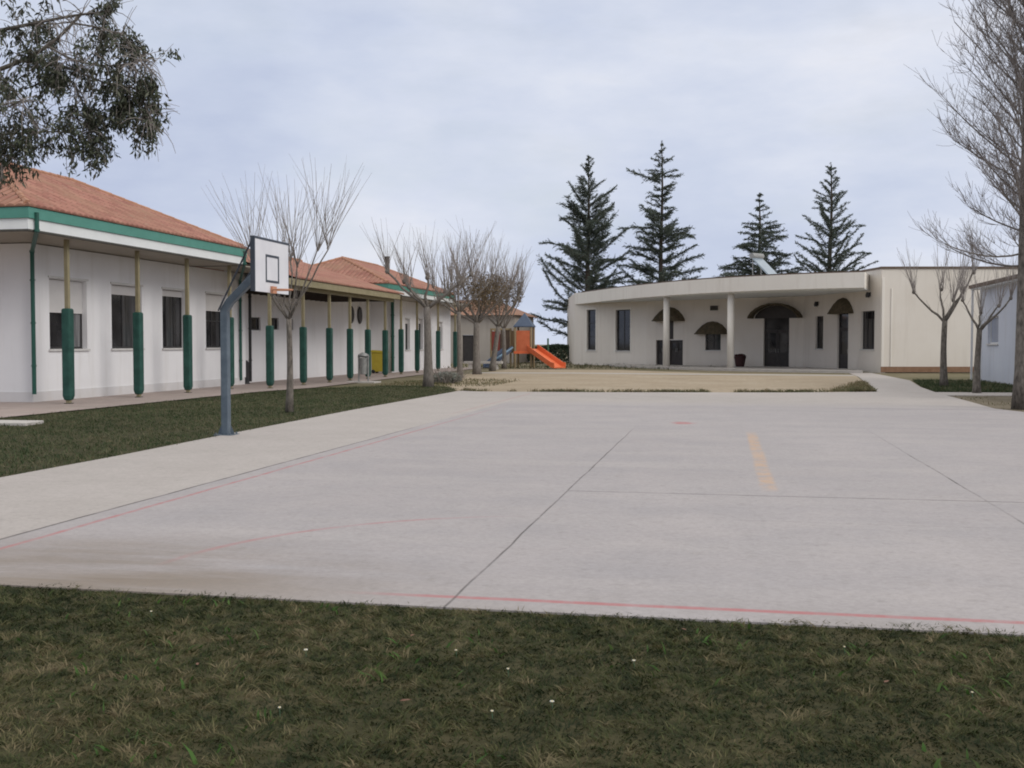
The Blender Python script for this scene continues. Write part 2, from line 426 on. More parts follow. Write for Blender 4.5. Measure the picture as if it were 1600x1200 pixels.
# brighter overhead than at the horizon, as overcast skies are
ov = nt.nodes.new('ShaderNodeMapRange'); nt.links.new(sp.outputs[2], ov.inputs[0])
ov.inputs[1].default_value = .30; ov.inputs[2].default_value = 1.0; ov.inputs[3].default_value = 10.0; ov.inputs[4].default_value = 15.0
up = nt.nodes.new('ShaderNodeMapRange'); nt.links.new(sp.outputs[2], up.inputs[0]); up.inputs[1].default_value = .28; up.inputs[2].default_value = .6
cl = mix(nt, up.outputs[0], cl, (.74, .735, .715))      # the thick cloud overhead is a neutral, slightly warm grey
vm = nt.nodes.new('ShaderNodeVectorMath'); vm.operation = 'SCALE'; nt.links.new(cl, vm.inputs[0]); nt.links.new(ov.outputs[0], vm.inputs['Scale'])
# thin gap of clear sky low down, elsewhere cloud
gap = math_(nt, 'MULTIPLY', ramp(nt, n2, [(.5, 0.0), (.72, .5)]), .45)
nt.links.new(mix(nt, gap, vm.outputs[0], sky.outputs[0]), bg.inputs['Color'])
bg.inputs['Strength'].default_value = .1
sl = bpy.data.lights.new('sun', 'SUN'); sl.energy = 1.15; sl.angle = R(24); sl.color = (1.0, .955, .89)
so = bpy.data.objects.new('sun', sl); COL.objects.link(so)
so.rotation_euler = (-SUN).to_track_quat('-Z', 'Y').to_euler()
vs = SC.view_settings; vs.view_transform = 'Standard'; vs.look = 'None'; vs.exposure = 0.10; vs.gamma = 1

# ------------------------------------------------------------------ ground sheets
def sheet(name, poly, z, mat, kind='structure', thick=0.0):
    b = MB()
    if thick: b.prism(poly, z-thick, z)
    else: b.add([(x, y, z) for x, y in poly], [tuple(range(len(poly)))])
    o = b.build(name, mat); o['kind'] = kind
    return o
b = MB(); n = 48
b.add([(0, 100, 0)] + [(1800*math.cos(2*PI*i/n), 100+1800*math.sin(2*PI*i/n), 0) for i in range(n)], [(0, i+1, (i+1) % n+1) for i in range(n)])
o = b.build('ground', M['ground']); o['kind'] = 'structure'
LEFT_LAWN = [(-15.05, 4), (-8.36, 4), (-8.36, 11.4), (-8.42, 14), (-8.52, 17.3), (-8.70, 25), (-8.75, 34.3), (-8.9, 35.8), (-9.5, 38.0), (-10.8, 40.0), (-12.4, 39.6), (-14.2, 37.2), (-14.95, 33.5), (-15.05, 20.5)]
NEAR_LAWN = [(-14.9, -6), (16, -6), (16, 6.34), (1.6, 6.30), (-.1, 6.27), (-1.6, 6.30), (-2.9, 6.34), (-4.65, 6.33), (-8.38, 6.3), (-14.9, 6.3)]
sheet('lawn_soil', LEFT_LAWN, .004, M['turf'])
sheet('front_lawn_soil', [p for p in NEAR_LAWN if p[0] > -14.95], .008, M['turf'])
COURT = [(-8.38, 6.30), (-4.65, 6.32), (-1.6, 6.28), (1.6, 6.28), (16, 6.32), (16, 22.0), (6.95, 26.6), (6.50, 28.2), (6.62, 31.5), (6.72, 35.3), (10.6, 35.6), (10.6, 37.6), (6.80, 37.5), (7.1, 42), (7.9, 49.3), (7.9, 61.8), (6.7, 61.6), (6.35, 54), (5.0, 37.4), (2, 36.3), (-4, 35.3), (-8.0, 35.1), (-8.7, 35.6), (-8.70, 25), (-8.50, 17.3), (-8.38, 13.9)]
sheet('court', COURT, .02, M['court'], thick=.12)
sheet('sand', [(-8.9, 35.9), (-8, 35.2), (-4, 35.4), (2, 36.4), (4.95, 37.5), (6.3, 54), (6.6, 58), (-1, 60), (-6, 66), (-13, 66), (-13.2, 50), (-11.6, 44)], .008, M['sand'])
PATH_FAR = [(-13.5, 57.2), (-8, 57.6), (-2, 56.6), (6.35, 56.0), (6.5, 57.5), (-2, 58.2), (-8, 59.2), (-13.5, 58.8)]
sheet('path', PATH_FAR, .014, M['concrete_grey'])
sheet('pavement', [(-15.07, 3), (-15.05, 20.5), (-14.95, 33.5), (-14.4, 37.0), (-14.5, 41), (-15.0, 51.5), (-15.4, 70), (-25, 70), (-25, 3)], .03, M['paving'])
sheet('bed_lawn_soil', [(8.0, 49.3), (7.15, 42), (6.86, 37.7), (10.7, 37.8), (10.7, 49.4)], .006, M['turf'])
sheet('bed_soil', [(6.70, 35.2), (6.60, 31.5), (6.48, 28.2), (7.0, 26.7), (16, 22.2), (16, 35.4)], .006, M['bed_soil'])

# ------------------------------------------------------------------ grass
rng = np.random.default_rng(7)
def in_poly(x, y, poly):
    r = np.zeros(len(x), bool); n = len(poly); j = n-1
    for i in range(n):
        xi, yi = poly[i]; xj, yj = poly[j]
        c = ((yi > y) != (yj > y)) & (x < (xj-xi)*(y-yi)/(yj-yi+1e-12)+xi)
        r ^= c; j = i
    return r
def fbm(x, y, s, seed):
    """cheap smooth noise in 0..1"""
    g = np.random.default_rng(seed); out = np.zeros_like(x); amp = 0
    for o in range(4):
        k = s*2**o; a = .6**o; amp += a
        tab = g.random((64, 64)); u = x*k; v = y*k
        i = np.floor(u).astype(int); j = np.floor(v).astype(int); fu = u-i; fv = v-j
        fu = fu*fu*(3-2*fu); fv = fv*fv*(3-2*fv)
        t = lambda a_, b_: tab[a_ % 64, b_ % 64]
        out += a*((t(i,j)*(1-fu)+t(i+1,j)*fu)*(1-fv)+(t(i,j+1)*(1-fu)+t(i+1,j+1)*fu)*fv)
    return out/amp
def grass(name, x, y, z, hmin, hmax, wid, seed, pal, bend=1.0):
    n = len(x); g = np.random.default_rng(seed)
    cl = fbm(x, y, 3.0, seed+1); patch = fbm(x, y, .7, seed+2)
    cl2 = fbm(x, y, 9.0, seed+5)
    h = (hmin + (hmax-hmin)*g.random(n)**1.5) * (.15+.6*cl+1.25*cl2)
    a = g.random(n)*2*PI; fa = fbm(x, y, 6.0, seed+3)*6*PI + g.normal(0, .8, n)
    lean = (.35+1.0*g.random(n))*bend
    px, py = np.cos(a)*wid*(.6+.8*g.random(n)), np.sin(a)*wid*(.6+.8*g.random(n))
    dx, dy = np.cos(fa)*lean*h, np.sin(fa)*lean*h
    z0 = np.full(n, z-.004) if not hasattr(z, '__len__') else z
    V = np.empty((n, 5, 3), np.float32)
    V[:,0] = np.stack([x-px, y-py, z0], 1); V[:,1] = np.stack([x+px, y+py, z0], 1)
    V[:,2] = np.stack([x+px*.7+dx*.38, y+py*.7+dy*.38, z0+h*.62], 1); V[:,3] = np.stack([x-px*.7+dx*.38, y-py*.7+dy*.38, z0+h*.62], 1)
    V[:,4] = np.stack([x+dx, y+dy, z0+h*.92], 1)
    i = np.arange(n)*5
    F = np.concatenate([np.stack([i, i+1, i+2], 1), np.stack([i, i+2, i+3], 1), np.stack([i+3, i+2, i+4], 1)])
    pal = np.array(pal, np.float32)
    cl3 = fbm(x, y, 17.0, seed+6)
    t = np.clip((patch-.5)*1.2+(cl2-.5)*1.9+(cl3-.5)*2.0+.38 + g.normal(0, .10, n), 0, .999)*(len(pal)-1)
    k = t.astype(int); fr = (t-k)[:,None]
    c = pal[k]*(1-fr)+pal[np.minimum(k+1, len(pal)-1)]*fr
    c = c*(.85+.3*g.random(n))[:,None]
    o = np_mesh(name, M['blade'], V.reshape(-1, 3), F, col=np.repeat(c, 5, axis=0))
    o['kind'] = 'stuff'
    return o
PAL_NEAR = [(.024,.034,.012), (.046,.060,.020), (.070,.080,.030), (.100,.100,.042), (.145,.130,.064), (.20,.165,.095)]
PAL_LEFT = [(.035,.058,.024), (.055,.080,.034), (.080,.100,.046), (.115,.120,.064), (.165,.15,.09)]
# front lawn, only the part that the camera and its neighbourhood can see
n = 560000
y = 2.2 + (6.42-2.2)*rng.random(n)**.9; x = -9.0 + 17.0*rng.random(n)
keep = (y < 6.30 + .05*np.sin(x*1.1) + .15*(fbm(x, y*0+1.0, 2.4, 5)-.45) + rng.normal(0, .03, n)) & ((np.abs(x+.1*y+.3) < 1.2+.72*y) | (rng.random(n) < .35))
keep &= rng.random(n) < np.clip(.30+1.5*(fbm(x, y, 7.0, 91)-.22), .25, 1)
tag(grass('grass', x[keep], y[keep], .008, .012, .032, .0034, 11, PAL_NEAR, 1.9), 'short dark winter grass of the front lawn before the court', 'grass')
n = 150000
y = 6.0 + 35*rng.random(n)**1.3; x = -15.1 + 6.9*rng.random(n)
xe = x + rng.normal(0, .05, n) - .12*(fbm(x*0, y, .8, 6)-.5)
keep = in_poly(xe, y, LEFT_LAWN) & (rng.random(n) < np.clip(.15+1.5*(fbm(x, y, 2.2, 92)-.2), .1, 1))
tag(grass('grass', x[keep], y[keep], .004, .022, .065, .0065, 12, PAL_LEFT, 1.0), 'green grass strip between the paved walk and the court', 'grass')
n = 26000
y = 37.6 + 11.6*rng.random(n); x = 6.7 + 4.2*rng.random(n)
keep = in_poly(x, y, [(8.0, 49.3), (7.15, 42), (6.86, 37.7), (10.7, 37.8), (10.7, 49.4)]) & (rng.random(n) < fbm(x, y, .6, 93)*1.3)
tag(grass('grass', x[keep], y[keep], .006, .04, .13, .011, 13, PAL_LEFT), 'grass bed round the pollarded trees by the cream building', 'grass')
# weeds along the sand's edges
n = 9000
t = rng.random(n); ex = -8.7+t*13.6; ey = np.interp(ex, [-8.7, -4, 2, 5], [35.5, 35.45, 36.45, 37.6]) + np.abs(rng.normal(0, .22, n))
keep = rng.random(n) < np.clip(fbm(ex, ey*0, .8, 94)*3.2-1.25+.06*ex, 0, 1)
n2_ = 5000; ty = 37.4+9*rng.random(n2_)**2; tx = np.interp(ty, [37.4, 54], [4.95, 6.3]) - np.abs(rng.normal(0, .5, n2_))*(1.3-(ty-37.4)/9)
n3 = 5500; sx = -13+4.5*rng.random(n3); sy = 39+8*rng.random(n3)
k3 = rng.random(n3) < np.clip(fbm(sx, sy, .5, 95)*2-.6, 0, 1)
tag(grass('weeds', np.concatenate([ex[keep], tx, sx[k3]]), np.concatenate([ey[keep], ty, sy[k3]]), .008, .03, .13, .012, 14, [(.10,.11,.05), (.14,.135,.07), (.2,.17,.10), (.26,.21,.13)]), 'sparse weeds along the edges of the sandy yard', 'weeds')
n = 3500
x = 6.6+8*rng.random(n); y = 24+11*rng.random(n); keep = in_poly(x, y, [(6.7,35.2),(6.6,31.5),(6.5,28.2),(7,26.7),(16,22.2),(16,35.4)]) & (rng.random(n) < np.clip(fbm(x, y, .6, 96)*2-.7, 0, 1))
tag(grass('weeds', x[keep], y[keep], .006, .02, .08, .009, 15, [(.06,.075,.03), (.10,.10,.045), (.17,.14,.08)]), 'thin weeds on the bare soil under the tall bare tree', 'weeds')
# grass and scrub on the open field behind, seen in the gap beside the cream building
n = 12000
x = -30+40*rng.random(n); y = 68+26*rng.random(n)
keep = rng.random(n) < np.clip(fbm(x, y, .2, 97)*1.6-.35, 0, 1)
tag(grass('weeds', x[keep], y[keep], .0, .06, .22, .03, 16, [(.05,.07,.03), (.09,.09,.045), (.16,.13,.08)]), 'rough grass tufts round the play area', 'weeds')

n = 2600
y = 3.6 + 2.6*rng.random(n); x = -4.2 + 6.4*rng.random(n); keep = rng.random(n) < np.clip(fbm(x, y, 2.6, 98)*3.0-1.45, 0, 1)
tag(grass('weeds', x[keep], y[keep], .008, .03, .055, .0075, 17, [(.05,.11,.025),(.07,.14,.03),(.11,.15,.05)], 1.5), 'broad brighter green weed leaves among the front lawn grass', 'weeds')
# daisies and a few leaves on the front lawn
def daisy(x, y, s):
    o = thing('daisy', (x, y, .045), 'tiny white daisy open in the dark front lawn', 'flower', 'daisies in the front lawn')
    b = MB(); n = 11
    for k in range(n):
        a = 2*PI*k/n; c, q = math.cos(a), math.sin(a)
        b.add([(x+c*.004, y+q*.004, .047), (x+c*s*.7-q*s*.22, y+q*s*.7+c*s*.22, .050), (x+c*s, y+q*s, .046), (x+c*s*.7+q*s*.22, y+q*s*.7-c*s*.22, .050)], [(0,1,2,3)])
    b.build('petals', M['daisy'], o)
    b = MB(); b.tube([(x,y,.045), (x,y,.049), (x,y,.051)], [.004,.0035,.001], 7); b.build('flower_centre', M['daisy_heart'], o)
    b = MB(); b.tube([(x+.004,y-.003,.006), (x,y,.046)], .0015, 4); b.build('stem', M['play_green'], o)
rr = random.Random(4)
for (x, y, s) in [(-2.07,5.17,.012), (-3.25,5.75,.008), (-1.32,5.31,.007), (-.42,5.3,.010), (-1.0,5.05,.008), (-.72,4.62,.011), (-.95,4.45,.008), (-1.85,4.32,.008), (.62,5.75,.007), (1.1,5.1,.007)]:
    daisy(x, y, s)
def leaf_litter(x, y, a, s):
    b = MB(); c, q = math.cos(a), math.sin(a)
    P = [(-1,0,0),(-.4,.38,.12),(.4,.34,.1),(1,0,.05),(.4,-.34,.14),(-.4,-.38,.08)]
    b.add([(x+(u*c-v*q)*s, y+(u*q+v*c)*s, .044+w*s) for u, v, w in P], [(0,1,4,5),(1,2,3,4)])
    return tag(b.build('fallen_leaf', M['dry_leaf']), 'small withered brown leaf fallen on the front lawn', 'leaf', 'fallen leaves on the front lawn')
for x, y, a, s in [(-1.35,4.52,.4,.028), (-1.62,5.55,1.4,.02), (-.2,5.95,2.4,.02), (.75,5.2,.9,.022), (-2.5,4.85,2.0,.02)]: leaf_litter(x, y, a, s)
# ------------------------------------------------------------------ building tools
def add_wall(b, fr, L, z0, z1, ops, th=.25):
    """wall plate with real openings (s0,s1,z0,z1): faces on both sides and in the reveals"""
    S = sorted({0, L} | {v for o in ops for v in o[:2]}); Z = sorted({z0, z1} | {v for o in ops for v in o[2:]})
    hole = lambda s, z: any(o[0] < s < o[1] and o[2] < z < o[3] for o in ops)
    for i in range(len(S)-1):
        for j in range(len(Z)-1):
            if hole((S[i]+S[i+1])/2, (Z[j]+Z[j+1])/2): continue
            for d in (0, -th): b.quad(fr(S[i],d,Z[j]), fr(S[i+1],d,Z[j]), fr(S[i+1],d,Z[j+1]), fr(S[i],d,Z[j+1]))
    for s0, s1, a, c in ops + [(0, L, z0, z1)]:
        for p, q in (((s0,a),(s1,a)), ((s1,a),(s1,c)), ((s1,c),(s0,c)), ((s0,c),(s0,a))):
            b.quad(fr(p[0],0,p[1]), fr(q[0],0,q[1]), fr(q[0],-th,q[1]), fr(p[0],-th,p[1]))
def window(parent, fr, s0, s1, z0, z1, cols=2, rows=1, drop=0.0, frame='window_frame', pane='pane', sill=True, depth=.16, fw=.06, box=False, panes=None):
    g = .004
    s0 += g; s1 -= g; z0 += g; z1 -= g
    b = MB()
    b.lbox(fr, s0, s0+fw, -depth-.05, -depth, z0, z1); b.lbox(fr, s1-fw, s1, -depth-.05, -depth, z0, z1)
    b.lbox(fr, s0+fw, s1-fw, -depth-.05, -depth, z0, z0+fw); b.lbox(fr, s0+fw, s1-fw, -depth-.05, -depth, z1-fw, z1)
    for k in range(1, cols):
        s = s0+(s1-s0)*k/cols; b.lbox(fr, s-fw*.5, s+fw*.5, -depth-.045, -depth-.002, z0+fw, z1-fw)
    for k in range(1, rows):
        z = z0+(z1-z0)*k/rows; b.lbox(fr, s0+fw, s1-fw, -depth-.042, -depth-.004, z-fw*.4, z+fw*.4)
    w = b.build('window', M[frame], parent)
    for k in range(cols):
        b = MB(); b.lbox(fr, s0+(s1-s0)*k/cols+.012, s0+(s1-s0)*(k+1)/cols-.012, -depth-.034, -depth-.026, z0+.01, z1-.01); b.build('pane', M[panes[k] if panes else pane], w)
    if drop:
        b = MB(); n = max(2, int(drop/.055)); zt = z1-.01
        for k in range(n):
            zz = zt-drop*(k+1)/n; b.lbox(fr, s0+.012, s1-.012, -depth+.012, -depth+.026, zz+.005, zz+drop/n)
        b.lbox(fr, s0+.012, s1-.012, -depth+.010, -depth+.014, zt-drop, zt)
        b.build('shutter', M['shutter'], w)
    if sill:
        b = MB(); b.lbox(fr, s0-.07, s1+.07, -depth+.002, .06, z0-.06, z0-.005+.004); b.build('sill', M['sill'], w)
    if box:
        b = MB(); b.lbox(fr, s0-.06, s1+.06, .003, .035, z1+.02, z1+.075); b.build('lintel_strip', M['sill'], w)
    return w
def tiles(b, p0, p1, dirin, slope, tmax, w=.25):
    """barrel-tiled slope: eave line p0->p1 (3D), horizontal inward direction, tmax(s) run"""
    p0 = Vector(p0); p1 = Vector(p1); L = (p1-p0).length; e = (p1-p0)/L; up = Vector((dirin[0], dirin[1], slope))
    ul = up.length
    if b.uv is None: b.uv = []
    n = int(L/(w/4)); prof = [0, .035, .048, .035]
    for i in range(n):
        s, s2 = L*i/n, L*(i+1)/n
        t1, t2 = tmax(s), tmax(s2)
        h1, h2 = prof[i % 4], prof[(i+1) % 4]
        if max(t1, t2) < .02: continue
        z = Vector((0,0,1))
        a = p0+e*s+z*h1; c = p0+e*s2+z*h2
        b.add([a, c, c+up*t2, a+up*t1], [(0,1,2,3)])
        b.uv.append([(s,0),(s2,0),(s2,t2*ul),(s,t1*ul)])
        # eave end closure
        b.add([p0+e*s-z*.03, p0+e*s2-z*.03, c, a], [(0,1,2,3)]); b.uv.append([(s,0),(s2,0),(s2,.02),(s,.02)])
def hip_roof(parent, x0, x1, y0, y1, z, slope, name='roof'):
    """hip roof, ridge along y; x0 (right eave) > x1 (left eave)"""
    k = (x0-x1)/2; b = MB(); W = x0-x1; Ly = y1-y0
    tl = lambda s: min(k, s, Ly-s); te = lambda s: min(k, s, W-s)
    tiles(b, (x0,y0,z), (x0,y1,z), (-1,0), slope, lambda s: max(0, tl(s)))
    tiles(b, (x1,y1,z), (x1,y0,z), (1,0), slope, lambda s: max(0, tl(s)))
    tiles(b, (x1,y0,z), (x0,y0,z), (0,1), slope, lambda s: max(0, te(s)))
    tiles(b, (x0,y1,z), (x1,y1,z), (0,-1), slope, lambda s: max(0, te(s)))
    r = b.build(name, M['tiles'], parent)
    b = MB(); zr = z+slope*k+.03; xm = (x0+x1)/2
    def ridge(a, c):
        a = Vector(a); c = Vector(c); n = max(2, int((c-a).length/.4))
        for i in range(n):
            p = a.lerp(c, i/n); q = a.lerp(c, (i+1.15)/n); b.tube([p, q], [.085, .070], 7)
    ridge((xm, y0+k, zr), (xm, y1-k, zr))
    for cx, cy, ry in ((x0,y0,y0+k), (x1,y0,y0+k), (x0,y1,y1-k), (x1,y1,y1-k)): ridge((cx+(xm-cx)*.03, cy+(ry-cy)*.03, z+.055), (xm, ry, zr))
    b.build('ridge_tiles', M['ridge'], r)
    return r
def fascia(parent, x0, x1, y0, y1, ztop, zmid, zbot, sides='ENSW'):
    """green gutter over white board round an eave rectangle, with the soffit under it"""
    t = .06
    def ring(ins, out, z0, z1):
        b = MB(); X0, X1, Y0, Y1 = x0+out, x1-out, y0-out, y1+out; i = ins+out
        b.box(X0-i, X0, Y0, Y1, z0, z1); b.box(X1, X1+i, Y0, Y1, z0, z1)
        b.box(X1+i, X0-i, Y0, Y0+i, z0, z1); b.box(X1+i, X0-i, Y1-i, Y1, z0, z1)
        return b
    ring(.12, .05, zmid, ztop).build('gutter', M['fascia_green'], parent)
    ring(.06, 0, zbot, zmid-.002).build('fascia_board', M['fascia_white'], parent)
    ring(.09, .012, zbot-.05, zbot-.002).build('drip_edge', M['dark_edge'], parent)
    b = MB(); b.box(x1+.09, x0-.09, y0+.09, y1-.09, zbot-.035, zbot+.02); b.build('soffit', M['soffit'], parent)
def post(parent, x, y, ztop, padtop, padbot=.12, w=.10):
    b = MB(); b.box(x-w/2, x+w/2, y-w/2, y+w/2, .0, ztop); p = b.build('post', M['tan_paint'], parent)
    b = MB(); h = .118
    v = []
    for z, k in ((padbot, .74), (padbot+.12, 1), (padtop-.05, 1), (padtop, .88)): v += [(x+sx*h*k, y+sy*h*k, z) for sx, sy in ((-1,-1),(1,-1),(1,1),(-1,1))]
    b.add(v, [(0,3,2,1), (12,13,14,15)] + [(i*4+j, i*4+(j+1) % 4, i*4+4+(j+1) % 4, i*4+4+j) for i in range(3) for j in range(4)]); b.build('pad', M['pad_green'], p, bevel=.035)
    b = MB(); b.box(x-.085, x+.085, y-.085, y+.085, .03, .05); b.build('foot_plate', M['dark_edge'], p)
def downpipe(parent, pts, r=.055, mat='pipe_green'):
    b = MB(); b.tube(pts, r, 10)
    for p in pts[1:-1]: b.tube([(p[0],p[1],p[2]-.03),(p[0],p[1],p[2]+.03)], r*1.25, 10)
    p, q = Vector(pts[-2]), Vector(pts[-1])
    for t in (.2, .5, .8):
        c = p.lerp(q, t); b.tube([(c.x,c.y,c.z-.02),(c.x,c.y,c.z+.02)], r*1.3, 10)
    b.build('downpipe', M[mat], parent, smooth=False)

# ------------------------------------------------------------------ the long white school
S = thing('school_building', (-18.2, 26.2, 0), 'long white single-storey school with orange tiled roofs and rows of green padded porch posts', 'building')
# first wing
fr, L = frame2d((-18.2, 26.2), (-18.2, 39.3))
WA = [(.8, 2.6, 1.45, 3.40), (3.9, 5.65, 1.45, 3.40), (6.95, 8.55, 1.45, 3.40), (10.02, 11.55, 1.45, 3.40)]
b = MB(); add_wall(b, fr, L, .3, 4.28, WA); b.build('wall', M['white_wall'], S)
fe, Le = frame2d((-24.2, 26.2), (-18.452, 26.2))
b = MB(); add_wall(b, fe, Le, .3, 4.28, []); b.build('wall', M['white_wall'], S)
b = MB(); b.box(-24.2, -18.2, 39.304, 39.5, .3, 4.28); b.build('wall', M['white_wall'], S)
b = MB(); b.box(-24.2, -18.165, 26.165, 39.34, 0, .3); b.build('plinth', M['plinth'], S)
window(S, fr, *WA[0], cols=2, drop=.92, box=True, panes=['pane', 'pane_curtain'])
window(S, fr, *WA[1], cols=2, drop=.28, box=True, panes=['pane', 'pane_reflect_dim'])
window(S, fr, *WA[2], cols=3, drop=.20, box=True, panes=['pane', 'pane_reflect_dim', 'pane'])
window(S, fr, *WA[3], cols=2, rows=2, drop=.60, box=True)
fascia(S, -16.3, -24.3, 23.4, 35.4, 4.86, 4.60, 4.34)
b = MB(); b.box(-18.19, -16.55, 35.42, 39.3, 4.31, 4.35); b.build('soffit', M['soffit'], S)
hip_roof(S, -16.22, -24.38, 23.32, 35.48, 4.90, .45)
for y in (25.7, 29.18, 32.17, 35.21): post(S, -16.8, y, 4.30, 2.52)
downpipe(S, [(-16.22, 23.62, 4.75), (-16.22, 23.62, 4.32), (-18.05, 26.06, 4.05), (-18.05, 26.06, .25)])
downpipe(S, [(-16.22, 35.2, 4.8), (-16.22, 35.2, 4.35), (-18.12, 38.9, 4.0), (-18.12, 38.9, .2)], .05)
# link behind the open porch
b = MB(); fl, Ll = frame2d((-18.8, 39.504), (-18.8, 56.5))
WL = [(1.65, 2.77, 2.15, 2.68), (3.84, 4.65, 2.2, 2.70), (5.5, 6.24, 2.22, 2.70)]
add_wall(b, fl, Ll, 0, 4.6, WL); b.build('wall', M['white_wall'], S)
for q in WL: window(S, fl, *q, cols=1, sill=False, depth=.08)
for y in (53.4, 54.7):                  # pair of tall dark oval lights on the porch wall
    b = MB(); n = 20
    P = [(y+.36*math.cos(2*PI*k/n), 3.09+.46*math.sin(2*PI*k/n)) for k in range(n)]
    v = [(-18.77, a, z) for a, z in P] + [(-18.73, y+(a-y)*.93, 3.09+(z-3.09)*.93) for a, z in P]
    b.add(v, [tuple(range(n, 2*n))] + [(k, (k+1) % n, n+(k+1) % n, n+k) for k in range(n)] + [tuple(reversed(range(n)))])
    o = b.build('oval_window', M['window_frame'], S)
    b = MB(); b.add([(-18.725, y+(a-y)*.8, 3.09+(z-3.09)*.8) for a, z in P], [tuple(range(n))]); b.build('pane', M['pane'], o)
b = MB(); tiles(b, (-15.2, 37.3, 4.0), (-15.2, 50.9, 4.0), (-1, 0), .307, lambda s: 5.3)
tiles(b, (-25.8, 50.9, 4.0), (-25.8, 37.3, 4.0), (1, 0), .307, lambda s: 5.3); r = b.build('roof', M['tiles'], S)
b = MB(); n = 34
for i in range(n): b.tube([(-20.5, 37.3+.4*i, 5.67), (-20.5, 37.3+.4*i+.46, 5.66)], [.11, .09], 7)
b.build('ridge_tiles', M['ridge'], r)
b = MB(); b.add([(-15.3,37.31,3.92),(-20.5,37.31,5.52),(-20.5,50.9,5.52),(-15.3,50.9,3.92),(-15.3,37.31,3.96),(-20.5,37.31,5.56),(-20.5,50.9,5.56),(-15.3,50.9,3.96)], [(0,1,2,3),(7,6,5,4),(0,4,5,1),(1,5,6,2),(2,6,7,3),(3,7,4,0)])
b.box(-18.79, -15.73, 39.52, 50.4, 3.66, 3.70)
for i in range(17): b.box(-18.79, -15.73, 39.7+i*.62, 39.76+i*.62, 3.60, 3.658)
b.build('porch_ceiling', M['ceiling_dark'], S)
b = MB(); b.box(-15.36, -15.24, 35.6, 50.4, 3.72, 3.95); b.box(-15.72, -15.58, 35.6, 50.4, 3.60, 3.80); b.build('porch_beam', M['tan_paint'], S)
for i in range(8):
    b = MB(); b.box(-15.578, -15.362, 35.9+i*2.03, 36.0+i*2.03, 3.73, 3.79); b.build('beam_tie', M['tan_paint'], S)
for y in (35.95, 39.05, 41.85, 44.32, 46.7, 49.25): post(S, -15.65, y, 3.60, 2.24)
downpipe(S, [(-18.42, 40.4, 4.4), (-18.42, 40.4, 4.3), (-18.42, 40.4, .1)], .06, 'dark_grey')
# second wing
fc, Lc = frame2d((-17.6, 56.5), (-17.6, 69.5))
WC = [(2.6, 3.55, 1.25, 3.0), (5.35, 6.3, 1.25, 3.05), (9.9, 10.9, 1.25, 2.95)]
b = MB(); add_wall(b, fc, Lc, 0, 4.0, WC); b.box(-23, -17.854, 56.5, 56.75, 0, 4.0); b.build('wall', M['white_wall'], S)
for q in WC: window(S, fc, *q, cols=1, drop=.25, box=True)
fascia(S, -15.9, -23.1, 50.5, 63.5, 4.50, 4.26, 4.04)
hip_roof(S, -15.82, -23.18, 50.42, 63.58, 4.53, .41)
b = MB(); b.box(-23, -16.2, 63.58, 69.8, 4.0, 4.16); b.build('low_roof', M['soffit'], S)
for y in (53.99, 56.98, 61.4, 65.5): post(S, -16.3, y, 4.0, 2.35)
downpipe(S, [(-17.5, 56.4, 4.0), (-17.5, 56.4, 3.9), (-17.5, 56.4, .1)], .085)
b = MB(); b.tube([(-19.5,61.8,5.4),(-19.5,61.8,6.62),(-19.5,61.8,6.63),(-19.5,61.8,6.74)], [.13,.13,.17,.17], 12)
b.build('chimney', M['chimney'], S)

# ------------------------------------------------------------------ the cream building
C_ = thing('annex_building', (0, 72, 0), 'cream flat-roofed building with a curved porch canopy on two round columns', 'building')
WP = [(-11.25, 83.38), (-5.3, 76.9), (-2.35, 74.93), (4.93, 70.53), (7.58, 65.14), (8.41, 61.94)]
segs = [frame2d(WP[i], WP[i+1]) for i in range(5)]
OP = [[(1.6, 2.75, 1.12, 4.16), (5.22, 6.96, 1.09, 4.06)],
      [(.83, 1.42, .13, 1.85), (1.93, 3.11, .13, 1.85)],
      [(1.35, 2.54, 1.17, 2.5), (5.72, 7.52, .13, 3.55)],
      [(1.41, 2.29, 1.29, 3.28), (3.84, 5.0, .13, 3.7)],
      [(.44, 2.39, 1.28, 3.43)]]
for i, (f_, L_) in enumerate(segs):
    b = MB(); add_wall(b, f_, L_, 0, 5.5 if i == 0 else (5.66 if i == 4 else 4.9), OP[i]); b.build('wall', M['cream_wall'], C_)
b = MB(); fz, Lz = frame2d((8.41, 61.94), (15.9, 63.3)); add_wall(b, fz, Lz, .35, 5.66, [])
b.build('wall', M['cream_wall'], C_)
b = MB(); b.lbox(fz, -.0, Lz, -.24, .03, .05, .35); b.build('plinth', M['brick_base'], C_)
b = MB(); b.lbox(fz, .02, .16, .004, .05, .35, 5.2); b.build('downpipe', M['cream_trim'], C_)
b = MB(); b.lbox(fz, .52, .60, .004, .04, .35, 4.6); b.build('downpipe', M['cream_trim'], C_)
b = MB(); b.lbox(fz, -.06, Lz+.1, -.3, .06, 5.664, 5.78); b.lbox(segs[4][0], 0, segs[4][1]-.01, -.3, .05, 5.664, 5.775); b.build('coping', M['brown_trim'], C_)
b = MB(); fs, Ls = frame2d((-13.5, 95), (-11.25, 83.38)); add_wall(b, fs, Ls, 0, 5.5, []); b.build('wall', M['cream_wall'], C_)
b = MB(); b.prism([(-11.2, 83.6), (-5.2, 77.2), (-2.2, 75.2), (5.1, 70.8), (7.8, 65.3), (8.6, 62.3), (15.7, 63.6), (14, 92), (-13.2, 94.5)], 5.0, 5.3); b.build('roof', M['roof_flat'], C_)
